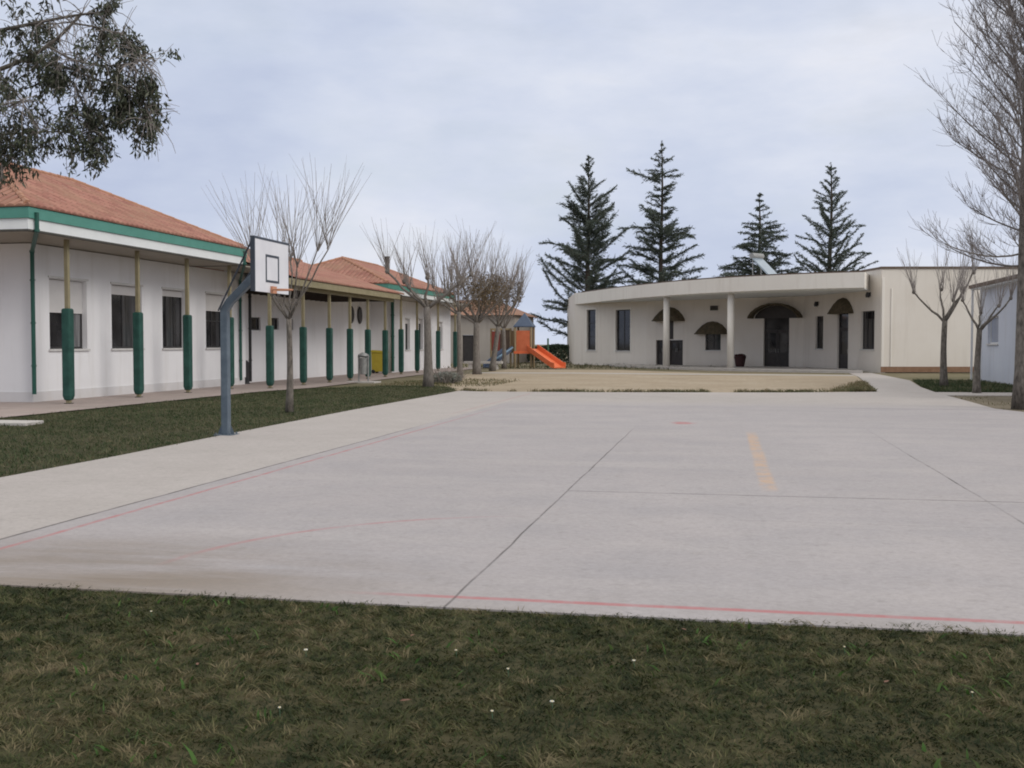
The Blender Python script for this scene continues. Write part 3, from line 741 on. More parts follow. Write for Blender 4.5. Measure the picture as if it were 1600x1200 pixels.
# curved canopy
CP = [(-11.25, 83.38), (-7.41, 75.6), (-3.75, 69.56), (-1.52, 66.78), (.22, 65.1), (2.5, 63.45), (4.87, 62.2), (7.45, 61.35)]
def catmull(P, n=6):
    out = []
    Q = [Vector(p) for p in P]; Q = [2*Q[0]-Q[1]] + Q + [2*Q[-1]-Q[-2]]
    for i in range(1, len(Q)-2):
        for k in range(n):
            t = k/n; a, b_, c, d = Q[i-1:i+3]
            out.append(.5*((2*b_)+(c-a)*t+(2*a-5*b_+4*c-d)*t*t+(3*b_-a-3*c+d)*t**3))
    out.append(Q[-2]); return [(p.x, p.y) for p in out]
cc = catmull(CP)
back = [(7.95, 63.6), (7.6, 65.0), (4.95, 70.4), (-2.3, 74.8), (-5.25, 76.75)]
b = MB(); b.prism(cc + back, 4.62, 5.46); b.build('canopy', M['cream_trim'], C_)
inner = [(x + .25*(3-x)/18, y+.35) for x, y in cc]
b = MB(); b.prism(cc[1:] + [(7.5, 61.9)] + [(x, y+.5) for x, y in reversed(cc[1:])], 5.464, 5.53); b.build('coping', M['brown_trim'], C_)
b = MB(); b.prism([(x+.05, y+.3) for x, y in cc[4:]] + back, 4.56, 4.615); b.build('soffit', M['fascia_white'], C_)
for (x, y) in ((-3.58, 70.35), (.42, 65.85)):
    b = MB(); b.tube([(x,y,.12),(x,y,4.56)], .2, 24); c = b.build('column', M['cream_trim'], C_, smooth=False)
    c.data.polygons.foreach_set('use_smooth', [len(p.vertices) == 4 for p in c.data.polygons])
    b = MB(); b.box(x-.26, x+.26, y-.26, y+.26, .125, .17); b.build('base', M['concrete_grey'], c)
b = MB(); b.prism([(x-.1, y-.25) for x, y in cc[6:]] + [(7.7, 63.6), (7.35, 65.1), (4.8, 70.35), (-2.4, 74.7), (-5.35, 76.7), (-8.3, 79.9)], .0, .13); b.build('porch_floor', M['concrete_grey'], C_)
# windows and doors
window(C_, segs[0][0], *OP[0][0], cols=1, rows=3, depth=.12); window(C_, segs[0][0], *OP[0][1], cols=2, depth=.12)
window(C_, segs[2][0], *OP[2][0], cols=2, depth=.12); window(C_, segs[3][0], *OP[3][0], cols=1, depth=.12, frame='window_frame')
window(C_, segs[4][0], *OP[4][0], cols=3, depth=.12)
for (s0, s1, z0, z1) in OP[0]:
    f_ = segs[0][0]; b = MB()
    b.lbox(f_, s0-.14, s0, .003, .03, z0-.14, z1+.14); b.lbox(f_, s1, s1+.14, .003, .03, z0-.14, z1+.14)
    b.lbox(f_, s0, s1, .003, .03, z1, z1+.14)
    b.build('window_surround', M['cream_trim'], C_)
def door(fr, s0, s1, z0, z1, leaves, glass_from, parent=C_, transom=None):
    b = MB(); g = .004; s0 += g; s1 -= g; z1 -= g; fw = .09
    b.lbox(fr, s0, s0+fw, -.22, -.12, z0, z1); b.lbox(fr, s1-fw, s1, -.22, -.12, z0, z1); b.lbox(fr, s0+fw, s1-fw, -.22, -.12, z1-fw, z1)
    if transom: b.lbox(fr, s0+fw, s1-fw, -.22, -.12, transom-.05, transom+.05)
    zt = (transom-.05) if transom else z1-fw
    for k in range(leaves):
        a = s0+fw+(s1-s0-2*fw)*k/leaves; c = s0+fw+(s1-s0-2*fw)*(k+1)/leaves
        b.lbox(fr, a+.01, a+.10, -.20, -.14, z0+.01, zt-.005); b.lbox(fr, c-.10, c-.01, -.20, -.14, z0+.01, zt-.005)
        b.lbox(fr, a+.10, c-.10, -.20, -.14, zt-.12, zt-.005); b.lbox(fr, a+.10, c-.10, -.20, -.14, z0+.01, glass_from)
    d = b.build('door', M['door_wood'], parent)
    b = MB(); b.lbox(fr, s0+fw, s1-fw, -.175, -.165, glass_from-.02, z1-.05); b.build('pane', M['pane'], d)
    b = MB()
    for k in range(leaves):
        a = s0+fw+(s1-s0-2*fw)*(k+.9 if k == 0 else k+.1)/leaves
        b.tube([fr(a,-.10,z0+.9), fr(a,-.10,z0+1.15)], .018, 6); b.tube([fr(a,-.14,z0+.95), fr(a,-.10,z0+.95)], .012, 5); b.tube([fr(a,-.14,z0+1.1), fr(a,-.10,z0+1.1)], .012, 5)
    b.build('handle', M['grey_metal'], d)
    return d
door(segs[1][0], *OP[1][0], 1, .95); door(segs[1][0], *OP[1][1], 2, 1.15)
door(segs[2][0], *OP[2][1], 2, 1.05, transom=2.45); door(segs[3][0], *OP[3][1], 1, 1.0, transom=2.5)
b = MB(); b.lbox(segs[1][0], 1.93, 2.31, .003, .03, 1.91, 3.36); b.build('narrow_panel', M['door_wood'], C_)
def hood(fr, s0, s1, z0, z1, out):
    """domed tiled hood over an opening: a quarter dome with flared lip"""
    b = MB(); n, m = 18, 6; cx = (s0+s1)/2; w = (s1-s0)/2; h = z1-z0
    rows = []
    for j in range(m+1):
        q = j/m; d = out*q; k = math.sqrt(max(0, 1-(q*.93)**2))
        row = []
        for i in range(n+1):
            a = PI*i/n; u = -math.cos(a); v = math.sin(a)**1.25
            fl = 1+.10*abs(u)**6
            row.append(fr(cx+u*w*fl*(1-.10*q), .004+d, z0+h*v*k-.05*abs(u)**8 + .02*((i % 2))))
        rows.append(row)
    vs = [p for r_ in rows for p in r_]
    b.add(vs, [(j*(n+1)+i, j*(n+1)+i+1, (j+1)*(n+1)+i+1, (j+1)*(n+1)+i) for j in range(m) for i in range(n)])
    b.add(rows[m], [tuple(range(n+1))])
    b.add([rows[j][0] for j in range(m+1)] + [rows[j][n] for j in reversed(range(m+1))], [tuple(range(2*m+2))])
    return b.build('hood', M['hood'], C_)
hood(segs[1][0], .83, 3.17, 3.20, 4.10, .55); hood(segs[2][0], .8, 3.03, 2.28, 3.08, .55)
hood(segs[3][0], 3.45, 5.45, 3.40, 4.28, .45)
# main door hood: open arch with dark glazed fan behind
def arch_hood(fr, s0, s1, z0, z1, out):
    b = MB(); n = 20; cx = (s0+s1)/2; w = (s1-s0)/2; h = z1-z0; t = .10
    def pt(i, r, d):
        a = PI*i/n; u = -math.cos(a); v = math.sin(a)**1.15
        return fr(cx+u*(w+r)*(1+.04*abs(u)**6), d, z0+v*(h+r)+.025*(i % 2)*(r > 0))
    for i in range(n):
        b.quad(pt(i,0,.004), pt(i+1,0,.004), pt(i+1,0,out), pt(i,0,out)); b.quad(pt(i,t,.004), pt(i+1,t,.004), pt(i+1,t,out+.05), pt(i,t,out+.05))
        b.quad(pt(i,0,out), pt(i+1,0,out), pt(i+1,t,out+.05), pt(i,t,out+.05))
    for i in (0, n): b.quad(pt(i,0,.004), pt(i,t,.004), pt(i,t,out+.05), pt(i,0,out))
    o = b.build('hood', M['hood'], C_)
    b = MB(); b.add([fr(cx-math.cos(PI*i/n)*w*.98, .03, z0+math.sin(PI*i/n)**1.15*h*.98) for i in range(n+1)], [tuple(range(n+1))])
    b.add([fr(cx-math.cos(PI*i/n)*w*.98, .01, z0+math.sin(PI*i/n)**1.15*h*.98) for i in range(n+1)], [tuple(range(n+1))])
    b.build('fan_panel', M['door_wood'], o)
arch_hood(segs[2][0], 5.05, 8.28, 3.22, 4.05, .6)
f_ = segs[2][0]; b = MB(); b.lbox(f_, 1.78, 2.32, .004, .12, 3.82, 4.12)
for k in range(4): b.lbox(f_, 1.80, 2.30, .121, .14, 3.85+k*.065, 3.88+k*.065)
b.build('air_vent', M['chimney'], C_)
def wall_lamp(fr, s, z):
    b = MB(); b.lbox(fr, s-.06, s+.06, .004, .03, z-.12, z+.12); l = b.build('wall_lamp', M['dark_grey'], C_)
    b = MB(); b.tube([fr(s,.03,z+.05), fr(s,.16,z+.10)], .025, 6); b.tube([fr(s,.16,z-.18), fr(s,.16,z-.05), fr(s,.16,z+.12)], [.10,.12,.06], 10); b.build('lamp_shade', M['dark_grey'], l)
wall_lamp(segs[3][0], 1.68, 4.05)
wall_lamp(segs[4][0], 1.75, 4.35)

# solar collector on that roof
SP = thing('solar_collector', (2.7, 69.5, 5.3), 'pale blue solar water heater with tilted panel standing on the cream flat roof', 'solar panel')
b = MB(); c, s_ = math.cos(R(42)), math.sin(R(42))
def tilt(u, v, w): # u across (y), v along slope, w normal
    a_ = R(-38); q = v*c + w*s_
    return (2.0 + q*math.cos(a_) - u*math.sin(a_), 69.5 + q*math.sin(a_) + u*math.cos(a_), 6.85 - v*s_ + w*c)
P = [tilt(u, v, w_) for w_ in (0, .09) for u, v in ((-.5,0),(.5,0),(.5,2.0),(-.5,2.0))]
b.add(P, [(0,3,2,1),(4,5,6,7),(0,1,5,4),(1,2,6,5),(2,3,7,6),(3,0,4,7)]); b.build('panel', M['panel_blue'], SP)
b = MB(); b.tube([tilt(-.55,-.12,.15), tilt(.55,-.12,.15)], .17, 16); b.build('tank', M['grey_metal'], SP)
b = MB()
for u in (-.42, .42):
    p, q = tilt(u, .05, -.03), tilt(u, 1.9, -.03); f0, f1 = (p[0], p[1], 5.3), (q[0], q[1], 5.3)
    b.tube([p, f0], .03, 6); b.tube([q, f1], .03, 6); b.tube([(f0[0], f0[1], 5.33), (f1[0], f1[1], 5.33)], .025, 6)
b.build('stand', M['grey_metal'], SP)

# planter pot on the porch
PT = thing('planter_pot', (1.05, 70.9, .13), 'dark red round planter pot on the porch beside the main door', 'planter')
b = MB(); x, y = 1.05, 70.9; b.tube([(x,y,.13),(x,y,.2),(x,y,.62),(x,y,.72),(x,y,.80)], [.24,.28,.35,.38,.38], 20); b.build('pot', M['planter_red'], PT)
def leaf_cloud(n, cen, rad, size, pal, seed, squash=1):
    g = np.random.default_rng(seed); d = g.normal(size=(n,3)); d /= np.linalg.norm(d, axis=1)[:,None]
    p = np.array(cen) + d*(g.random(n)**.4)[:,None]*np.array(rad)
    a = g.normal(size=(n,3)); a /= np.linalg.norm(a, axis=1)[:,None]; bb = np.cross(a, g.normal(size=(n,3))); bb /= np.linalg.norm(bb, axis=1)[:,None]
    s = size*(.6+.8*g.random(n))[:,None]
    V = np.stack([p-a*s, p+bb*s*.4, p+a*s, p-bb*s*.4], 1).reshape(-1,3); F = np.arange(4*n).reshape(-1,4)
    pal = np.array(pal); c = pal[g.integers(0, len(pal), n)]*(.7+.6*g.random(n))[:,None]
    return V, F, np.repeat(c, 4, axis=0)
V, F, c = leaf_cloud(320, (x,y,.84), (.36,.36,.10), .06, [(.05,.018,.018),(.035,.02,.015),(.08,.02,.022)], 3)
np_mesh('foliage', M['shrub_leaves'], V, F, PT, c)

# ------------------------------------------------------------------ white outbuilding on the right
E_ = thing('outbuilding', (10.8, 45, 0), 'small bluish white outbuilding with flat brown-edged roof behind the tall bare tree', 'building')
fo, Lo = frame2d((10.8, 49.6), (10.8, 31))
fo = (lambda s, d, z: (10.8-d, 49.6-s, z)); Lo = 18.6
WE = [(1.35, 3.1, 1.6, 2.72), (8.2, 10.0, 1.6, 2.72)]
b = MB(); add_wall(b, fo, Lo, 0, 3.9, WE); b.box(11.05, 18, 49.35, 49.6, 0, 3.9); b.box(11.05, 18, 31, 31.25, 0, 3.9); b.build('wall', M['blue_white'], E_)
for q in WE: window(E_, fo, *q, cols=1, depth=.1, frame='white_frame', pane='pane_pale', fw=.05)
b = MB(); b.box(10.35, 18.2, 30.7, 49.9, 3.96, 4.1); b.build('roof', M['brown_trim'], E_)
b = MB(); b.box(10.42, 18.1, 30.77, 49.83, 3.90, 3.956); b.build('soffit', M['fascia_white'], E_)
for y in (47.9, 49.5):
    b = MB(); b.box(10.40, 10.48, y-.04, y+.04, 0, 3.9); b.build('post', M['white_frame'], E_)

# ------------------------------------------------------------------ things about the yard
H = thing('basketball_hoop', (-8.47, 17.43, 0), 'blue-grey basketball post with white backboard and orange rim at the court edge', 'basketball hoop')
X0, Y0 = -8.47, 17.57
b = MB(); b.sweep_square([(X0, Y0, .02), (X0, Y0, 2.18), (X0+.10, Y0, 2.33), (-7.80, Y0, 2.86), (-7.66, Y0, 2.86)], .066); b.build('pole', M['pole_blue'], H, bevel=.015)
b = MB(); b.box(X0-.17, X0+.17, Y0-.17, Y0+.17, .004, .03)
for sx in (-1, 1):
    for sy in (-1, 1): b.tube([(X0+sx*.13, Y0+sy*.13, .03), (X0+sx*.13, Y0+sy*.13, .06)], .018, 6)
    b.add([(X0+sx*.085,Y0,.03),(X0+sx*.16,Y0,.03),(X0+sx*.085,Y0,.2)], [(0,1,2)])
b.build('base', M['pole_blue'], H)
BY0, BY1, BZ0, BZ1 = Y0-.70, Y0+.70, 2.47, 3.34
b = MB(); b.box(-7.62, -7.592, BY0, BY1, BZ0, BZ1); bd = b.build('backboard', M['board_white'], H)
b = MB(); t = .035
b.box(-7.66, -7.588, BY0-t, BY1+t, BZ1, BZ1+.04); b.box(-7.66, -7.588, BY0-t, BY0-.001, BZ0, BZ1-.001)
b.box(-7.66, -7.60, BY1+.001, BY1+t, BZ0, BZ1-.001)
b.build('border', M['board_line'], bd)
b = MB(); x0, x1 = -7.591, -7.587
for (a, c, e, f2) in ((Y0-.28,Y0+.28,3.07,3.11),(Y0-.28,Y0+.28,2.64,2.68),(Y0-.28,Y0-.235,2.68,3.07),(Y0+.235,Y0+.28,2.68,3.07)): b.box(x0, x1, a, c, e, f2)
b.build('target_square', M['board_line'], bd)
b = MB()
for k in range(24):
    a0, a1 = 2*PI*k/24, 2*PI*(k+1)/24
    b.tube([(-7.41+.17*math.cos(a0), Y0+.17*math.sin(a0), 2.52), (-7.41+.17*math.cos(a1), Y0+.17*math.sin(a1), 2.52)], .013, 6)
b.box(-7.588, -7.55, Y0-.09, Y0+.09, 2.46, 2.58)
b.tube([(-7.56,Y0-.07,2.52),(-7.52,Y0-.11,2.52)], .014, 6); b.tube([(-7.56,Y0+.07,2.52),(-7.52,Y0+.11,2.52)], .014, 6)
b.build('rim', M['rim_orange'], H)
b = MB()
for s in (-1, 1): b.tube([(X0-.09, Y0+s*.07, 2.17), (-8.02, Y0+s*.3, 2.98), (-7.66, Y0+s*.62, 3.36)], .016, 6)
for s in (-1, 1): b.tube([(-7.78, Y0, 2.86), (-7.66, Y0+s*.5, 2.55)], .018, 6)
b.build('brace', M['board_line'], H)

YB = thing('recycling_bin', (-17.95, 55.5, 0), 'tall yellow bin standing against the porch wall between green posts', 'bin')
b = MB(); v = []
for z, k in ((.12, .92), (1.12, 1.0)):
    v += [(-17.95+sx*.36*k, 55.5+sy*.36*k, z) for sx, sy in ((-1,-1),(1,-1),(1,1),(-1,1))]
b.add(v, [(0,3,2,1),(4,5,6,7),(0,1,5,4),(1,2,6,5),(2,3,7,6),(3,0,4,7)]); b.build('body', M['yellow_bin'], YB, bevel=.03)
b = MB(); b.add([(-18.34,55.1,1.124),(-17.54,55.1,1.124),(-17.54,55.9,1.124),(-18.34,55.9,1.124),(-18.30,55.14,1.26),(-17.62,55.14,1.20),(-17.62,55.86,1.20),(-18.30,55.86,1.26)], [(0,3,2,1),(4,5,6,7),(0,1,5,4),(1,2,6,5),(2,3,7,6),(3,0,4,7)]); b.build('lid', M['yellow_bin'], YB, bevel=.02)
for y in (55.2, 55.8):
    b = MB(); b.tube([(-18.2,y-.04,.13),(-18.2,y+.04,.13)], .1, 14); b.build('wheel', M['dark_grey'], YB)
b = MB(); b.box(-17.7, -17.62, 55.15, 55.85, .03, .12); b.build('foot', M['dark_grey'], YB)

LB = thing('litter_bin', (-14.45, 42.55, 0), 'grey metal litter bin hung between two short posts on a slab', 'bin')
x, y = -14.45, 42.55
for s in (-1, 1):
    b = MB(); b.tube([(x+s*.20,y,.05),(x+s*.20,y,1.16)], .035, 8); b.build('post', M['grey_metal'], LB)
b = MB(); b.tube([(x,y,.34),(x,y,.36),(x,y,.98)], [.10,.14,.17], 16); b.tube([(x,y,.98),(x,y,1.02)], [.19,.19], 16); b.build('bucket', M['grey_metal'], LB)
b = MB(); b.box(x-.24, x+.24, y-.03, y+.03, 1.04, 1.10); b.tube([(x,y,1.10),(x,y,1.16),(x,y,1.24)], [.22,.20,.05], 14); b.build('hood', M['grey_metal'], LB)
b = MB(); b.box(x-.6, x+.6, y-.45, y+.45, 0, .06); b.build('slab', M['bench_stone'], LB)

b = MB(); x, y = -18.3, 39.75; b.tube([(x,y,.03),(x,y,.10),(x,y,.86),(x,y,.95)], [.15,.12,.12,.05], 12)
tag(b.build('bollard', M['dark_grey']), 'slim black bollard in the corner of the white wing and porch', 'bollard')
b = MB(); b.prism([(-14.6, 18.75), (-13.25, 18.85), (-13.3, 19.5), (-14.6, 19.45)], 0, .07)
tag(b.build('access_cover', M['bench_stone'], bevel=.015), 'pale flat concrete access cover set in the grass strip', 'cover')

BN = thing('stone_bench', (-14.7, 66.3, 0), 'low pale stone bench under the bare trees near the play area', 'bench')
b = MB(); b.box(-15.9, -13.5, 66.1, 66.6, .36, .5); b.build('seat', M['bench_stone'], BN)
for x in (-15.5, -13.9):
    b = MB(); b.box(x-.12, x+.12, 66.15, 66.55, 0, .36); b.build('leg', M['bench_stone'], BN)

# play frame
PF = thing('climbing_frame', (-12.8, 70, 0), 'climbing frame with orange slide, blue pyramid roof and a second red tower', 'play equipment')
def ptower(cx, cy, w, top, deck):
    for sx in (-1, 1):
        for sy in (-1, 1):
            b = MB(); b.tube([(cx+sx*w/2, cy+sy*w/2, 0), (cx+sx*w/2, cy+sy*w/2, top)], .07, 8); b.build('post', M['play_wood'], PF)
    b = MB(); b.box(cx-w/2+.06, cx+w/2-.06, cy-w/2+.06, cy+w/2-.06, deck-.08, deck); b.build('deck', M['play_wood'], PF)
ptower(-12.75, 70, 1.05, 2.75, 1.05)
b = MB(); b.box(-13.2, -12.3, 69.44, 69.49, 1.1, 2.45)
b.build('panel', M['orange_panel'], PF, bevel=.02)
b = MB(); b.box(-13.32, -13.27, 69.55, 70.45, 1.1, 2.45); b.build('panel', M['orange_panel'], PF)
b = MB(); b.box(-13.35, -12.15, 69.40, 69.43, .95, 1.12); b.build('rail', M['orange_plastic'], PF)
b = MB(); v = [(-13.38,69.37,2.74),(-12.12,69.37,2.74),(-12.12,70.63,2.74),(-13.38,70.63,2.74),(-12.75,70,3.62),(-13.38,69.37,2.68),(-12.12,69.37,2.68),(-12.12,70.63,2.68),(-13.38,70.63,2.68)]
b.add(v, [(0,1,4),(1,2,4),(2,3,4),(3,0,4),(5,8,7,6),(0,5,6,1),(1,6,7,2),(2,7,8,3),(3,8,5,0)]); b.build('pyramid_roof', M['blue_plastic'], PF)
def slide(p0, p1, wdir, mat, width=.5):
    p0 = Vector(p0); p1 = Vector(p1); w = Vector(wdir).normalized(); pts = []
    for k in range(11):
        t = k/10; p = p0.lerp(p1, t); p.z = p0.z + (p1.z-p0.z)*(t*1.08 if t < .9 else .972+.028*(t-.9)/.1)
        pts.append(p)
    b = MB(); n = len(pts)
    prof = [(-width/2-.05, .30), (-width/2, .30), (-width/2+.04, .02), (width/2-.04, .02), (width/2, .30), (width/2+.05, .30), (width/2+.03, -.05), (-width/2-.03, -.05)]
    m = len(prof); vs = []
    for p in pts:
        for u, z in prof: vs.append(p + w*u + Vector((0,0,z)))
    b.add(vs, [(i*m+k, i*m+(k+1) % m, (i+1)*m+(k+1) % m, (i+1)*m+k) for i in range(n-1) for k in range(m)] + [tuple(range(m)), tuple((n-1)*m+k for k in range(m))])
    return b.build('slide', M[mat], PF)
slide((-12.25, 69.9, 1.25), (-10.15, 68.2, .10), (.63, .78, 0), 'orange_plastic', .95)
b = MB(); b.tube([(-11.25,70.3,0),(-11.25,70.3,1.95)], .06, 8); b.build('post', M['play_green'], PF)
ptower(-14.3, 70.5, 1.3, 2.6, 1.1)
b = MB(); b.box(-14.9, -14.35, 69.77, 69.82, 1.15, 2.4); b.build('panel', M['red_panel'], PF)
b = MB(); b.box(-14.30, -13.72, 69.77, 69.82, 1.25, 2.5); b.build('panel', M['brown_panel'], PF)
b = MB(); b.box(-14.9, -13.7, 69.72, 69.84, 2.48, 2.6); b.build('rail', M['play_wood'], PF)
slide((-13.75, 69.6, 1.15), (-14.85, 67.9, .10), (.84, -.54, 0), 'blue_plastic', .55)
b = MB(); b.tube([(-13.45,69.5,1.35),(-14.55,67.75,.38)], .06, 8); b.build('handrail', M['light_blue'], PF)
b = MB(); b.box(-13.62, -13.30, 69.9, 70.3, 1.0, 1.08); b.box(-13.62, -13.30, 69.88, 69.92, 1.08, 2.45); b.build('bridge', M['play_wood'], PF)

# far buildings and hedge
HS = thing('house', (-20.2, 86, 0), 'low beige house with dark openings far behind the bare trees', 'house')
fh, Lh = frame2d((-25, 86), (-16.5, 86))
WH = [(1.2, 2.6, 1.0, 2.4), (4.2, 5.2, .1, 2.3), (6.6, 8.0, 1.0, 2.4)]
b = MB(); add_wall(b, fh, Lh, 0, 3.9, WH); b.box(-25, -24.7, 86.26, 95, 0, 3.9); b.box(-16.8, -16.5, 86.26, 95, 0, 3.9); b.build('wall', M['beige_wall'], HS)
window(HS, fh, *WH[0], cols=2); window(HS, fh, *WH[2], cols=2)
b = MB(); b.lbox(fh, 4.21, 5.19, -.2, -.12, .11, 2.29); b.build('door', M['door_wood'], HS)
b = MB(); v = [(-25.4,85.5,3.9),(-16.1,85.5,3.9),(-16.1,95.5,3.9),(-25.4,95.5,3.9),(-22.5,90.5,5.3),(-19,90.5,5.3)]
b.add(v, [(0,1,5,4),(1,2,5),(2,3,4,5),(3,0,4),(3,2,1,0)]); b.build('roof', M['far_tile'], HS)
def hedge(x0, x1, y, h, d, seed, label):
    g = np.random.default_rng(seed); n = int((x1-x0)*900)
    p = np.stack([x0+(x1-x0)*g.random(n), y+d*(g.random(n)-.5), h*(1-.9*g.random(n)**2)], 1)
    p[:,2] += .10*np.sin(p[:,0]*1.7)*p[:,2]/h
    a = g.normal(size=(n,3)); a /= np.linalg.norm(a, axis=1)[:,None]; bb = np.cross(a, g.normal(size=(n,3))); bb /= np.linalg.norm(bb, axis=1)[:,None]
    s = .11*(.6+.8*g.random(n))[:,None]
    V = np.stack([p-a*s, p+bb*s*.5, p+a*s, p-bb*s*.5], 1).reshape(-1,3)
    pal = np.array([(.07,.11,.07),(.09,.13,.085),(.12,.15,.10)]); c = pal[g.integers(0,3,n)]
    return tag(np_mesh('hedge', M['shrub_leaves'], V, np.arange(4*n).reshape(-1,4), col=np.repeat(c, 4, axis=0)), label, 'hedge')
hedge(-17.5, -9.0, 92, 1.42, .8, 21, 'clipped dark green hedge beyond the orange slide beside the cream building')

# ------------------------------------------------------------------ trees
def vnorm(v):
    return v/ max(1e-9, v.length)
def rvec(r, z=0): return Vector((r.gauss(0,1), r.gauss(0,1), r.gauss(0,1)*1.0+z))
def shoot(b, r, p, d, ln, r0, seg=4, up=.25, wob=.05, n=4, r1=None):
    pts = [Vector(p)]; d = vnorm(Vector(d)); st = ln/seg
    for i in range(seg):
        d = vnorm(d + Vector((r.gauss(0,wob), r.gauss(0,wob), up*(1-d.z))))
        pts.append(pts[-1]+d*st)
    rad = [r0+((r1 if r1 is not None else r0*.3)-r0)*i/seg for i in range(seg+1)]
    b.tube(pts, rad, n, cap=False)
    return pts, d
def pollard(x, y, seed, label, group, fork, trunk_r, arms, nshoot, sl, spread=.35, lean=(0,0), thick=.011, bark='bark', twig='twig', armk=.42, knob=1.15):
    """arms: list of (dx,dy,dz) arm end points relative to the fork"""
    r = random.Random(seed)
    t = thing('pollard_tree', (x, y, 0), label, 'tree', group)
    b = MB(); m = 7; pts = []; rad = []
    for i in range(m+1):
        q = i/m
        pts.append((x+lean[0]*q+.03*math.sin(3*q+seed), y+lean[1]*q+.03*math.cos(4*q+seed), fork*q)); rad.append(trunk_r*(1.0+.45*(1-q)**4 - .18*q))
    b.tube(pts, rad, 10); b.build('trunk', M[bark], t, smooth=True)
    F = Vector(pts[-1]); b = MB(); bt = MB()
    for (dx, dy, dz) in arms:
        e = F+Vector((dx,dy,dz)); n = 5; P = []
        for i in range(n+1):
            q = i/n; p = F.lerp(e, q); p.z += -.12*math.sin(PI*q)*abs(dz)*.5 + r.gauss(0,.02); p.x += r.gauss(0,.025); p.y += r.gauss(0,.025); P.append(p)
        P[0] = F-Vector((0,0,.08)); a0 = trunk_r*armk
        b.tube(P, [a0*(1-.45*i/n) for i in range(n+1)], 7)
        # knobbly head
        k = trunk_r*.52*knob
        b.tube([e-Vector((0,0,k)), e-Vector((0,0,k*.3)), e+Vector((0,0,k*.5)), e+Vector((0,0,k*1.1))], [k*.5, k, k*.9, k*.3], 7)
        dirn = vnorm(Vector((dx,dy,0))+Vector((1e-4,0,0)))
        for j in range(nshoot):
            a = r.random()*2*PI; d = Vector((math.cos(a)*spread, math.sin(a)*spread, 1)) + dirn*r.random()*spread*.9
            s0 = e+Vector((r.gauss(0,k*.6), r.gauss(0,k*.6), r.uniform(-.2,.8)*k))
            ln = sl*r.uniform(.45,1.05)
            p_, d_ = shoot(bt, r, s0, d, ln, thick*r.uniform(.7,1.25), 5, .12, .045, 4)
            for q in range(r.randint(0,2)):
                i = r.randint(1,3); sd = vnorm(d+Vector((r.gauss(0,.5), r.gauss(0,.5), .3)))
                shoot(bt, r, p_[i], sd, ln*r.uniform(.25,.5), thick*.55, 3, .15, .05, 3)
        for j in range(4):        # short spurs along the arm
            p = P[r.randint(1, n-1)]; d = Vector((r.gauss(0,.5), r.gauss(0,.5), 1))
            shoot(bt, r, p, d, sl*r.uniform(.2,.55), thick*.7, 3, .1, .06, 3)
    c = b.build('crown', M[bark], t, smooth=True)
    bt.build('shoots', M[twig], c)
    return t, F, c
GR = 'pollarded trees along the white school'
pollard(-9.86, 23.72, 31, 'slender pollarded tree rising right behind the basketball backboard', GR, 2.20, .072,
        [(-1.0,.3,1.30), (-.55,-.5,1.0), (-.15,.5,1.35), (.35,-.3,1.15), (.62,.25,1.55), (1.0,-.1,1.55), (.1,-.7,.9)], 15, 2.25, .36, thick=.0085, bark='bark_dark', knob=.5, armk=.36)
pollard(-10.67, 38.67, 32, 'stout pollarded tree with grey trunk at the tip of the grass strip', GR, 2.95, .15,
        [(-.95,.3,.95), (-.5,-.6,.7), (1.25,-.2,.85), (.6,.5,.55), (.1,-.3,1.05), (-1.45,-.2,1.3), (1.55,.5,1.2)], 14, 2.1, .30, thick=.012, bark='rust_bark')
pollard(-12.21, 49.9, 33, 'slim pollarded tree past the stone-grey shrub, nearest the far school wing', GR, 3.1, .11,
        [(-1.3,.2,1.2), (-.5,.6,1.5), (.8,-.3,1.3), (1.5,.2,1.5), (.1,-.6,1.0), (-.1,.3,1.7)], 14, 2.4, .28, thick=.013, bark='rust_bark')
t, F, c = pollard(-12.6, 55.3, 34, 'thick pollarded tree with brown withered leaves in the middle of the cluster', GR, 2.7, .18,
        [(-1.6,.4,1.5), (-.6,-.6,1.9), (1.0,.3,1.7), (1.9,-.3,1.8), (.2,.7,1.2), (-2.0,-.3,1.1), (.3,-.3,2.0)], 17, 2.5, .30, thick=.014, bark='rust_bark')
V, Fa, cc_ = [], [], []
V, Fa, cc_ = leaf_cloud(7000, (-12.6, 55.4, 4.3), (1.7, 1.2, 1.1), .045, [(.16,.12,.075),(.13,.095,.06),(.20,.155,.10)], 35)
np_mesh('foliage', M['brown_leaves'], V, Fa, c, cc_)
t, F, c = pollard(-13.16, 61.9, 36, 'leaning pollarded tree with a dense tangled brownish crown before the play frame', GR, 2.6, .15,
        [(-1.5,.2,1.5), (-.4,.5,1.8), (.6,-.4,1.5), (1.1,.3,1.6), (.2,-.6,1.2), (1.35,-.2,2.0)], 16, 2.5, .30, lean=(.30,0), thick=.015, bark='rust_bark')
V, Fa, cc_ = leaf_cloud(5000, (-12.9, 62, 4.5), (1.6, 1.2, 1.2), .05, [(.15,.115,.08),(.12,.09,.06),(.19,.15,.10)], 37)
np_mesh('foliage', M['brown_leaves'], V, Fa, c, cc_)
pollard(-13.75, 70.3-2.2, 38, 'pollarded tree with pale trunk standing directly before the orange play panel', GR, 2.6, .13,
        [(-1.2,.2,1.4), (.1,.5,1.7), (.7,-.2,1.4), (.4,-.5,2.0), (1.0,.3,1.7)], 14, 2.5, .28, thick=.015, bark='rust_bark')
GR2 = 'pollarded trees beside the cream building'
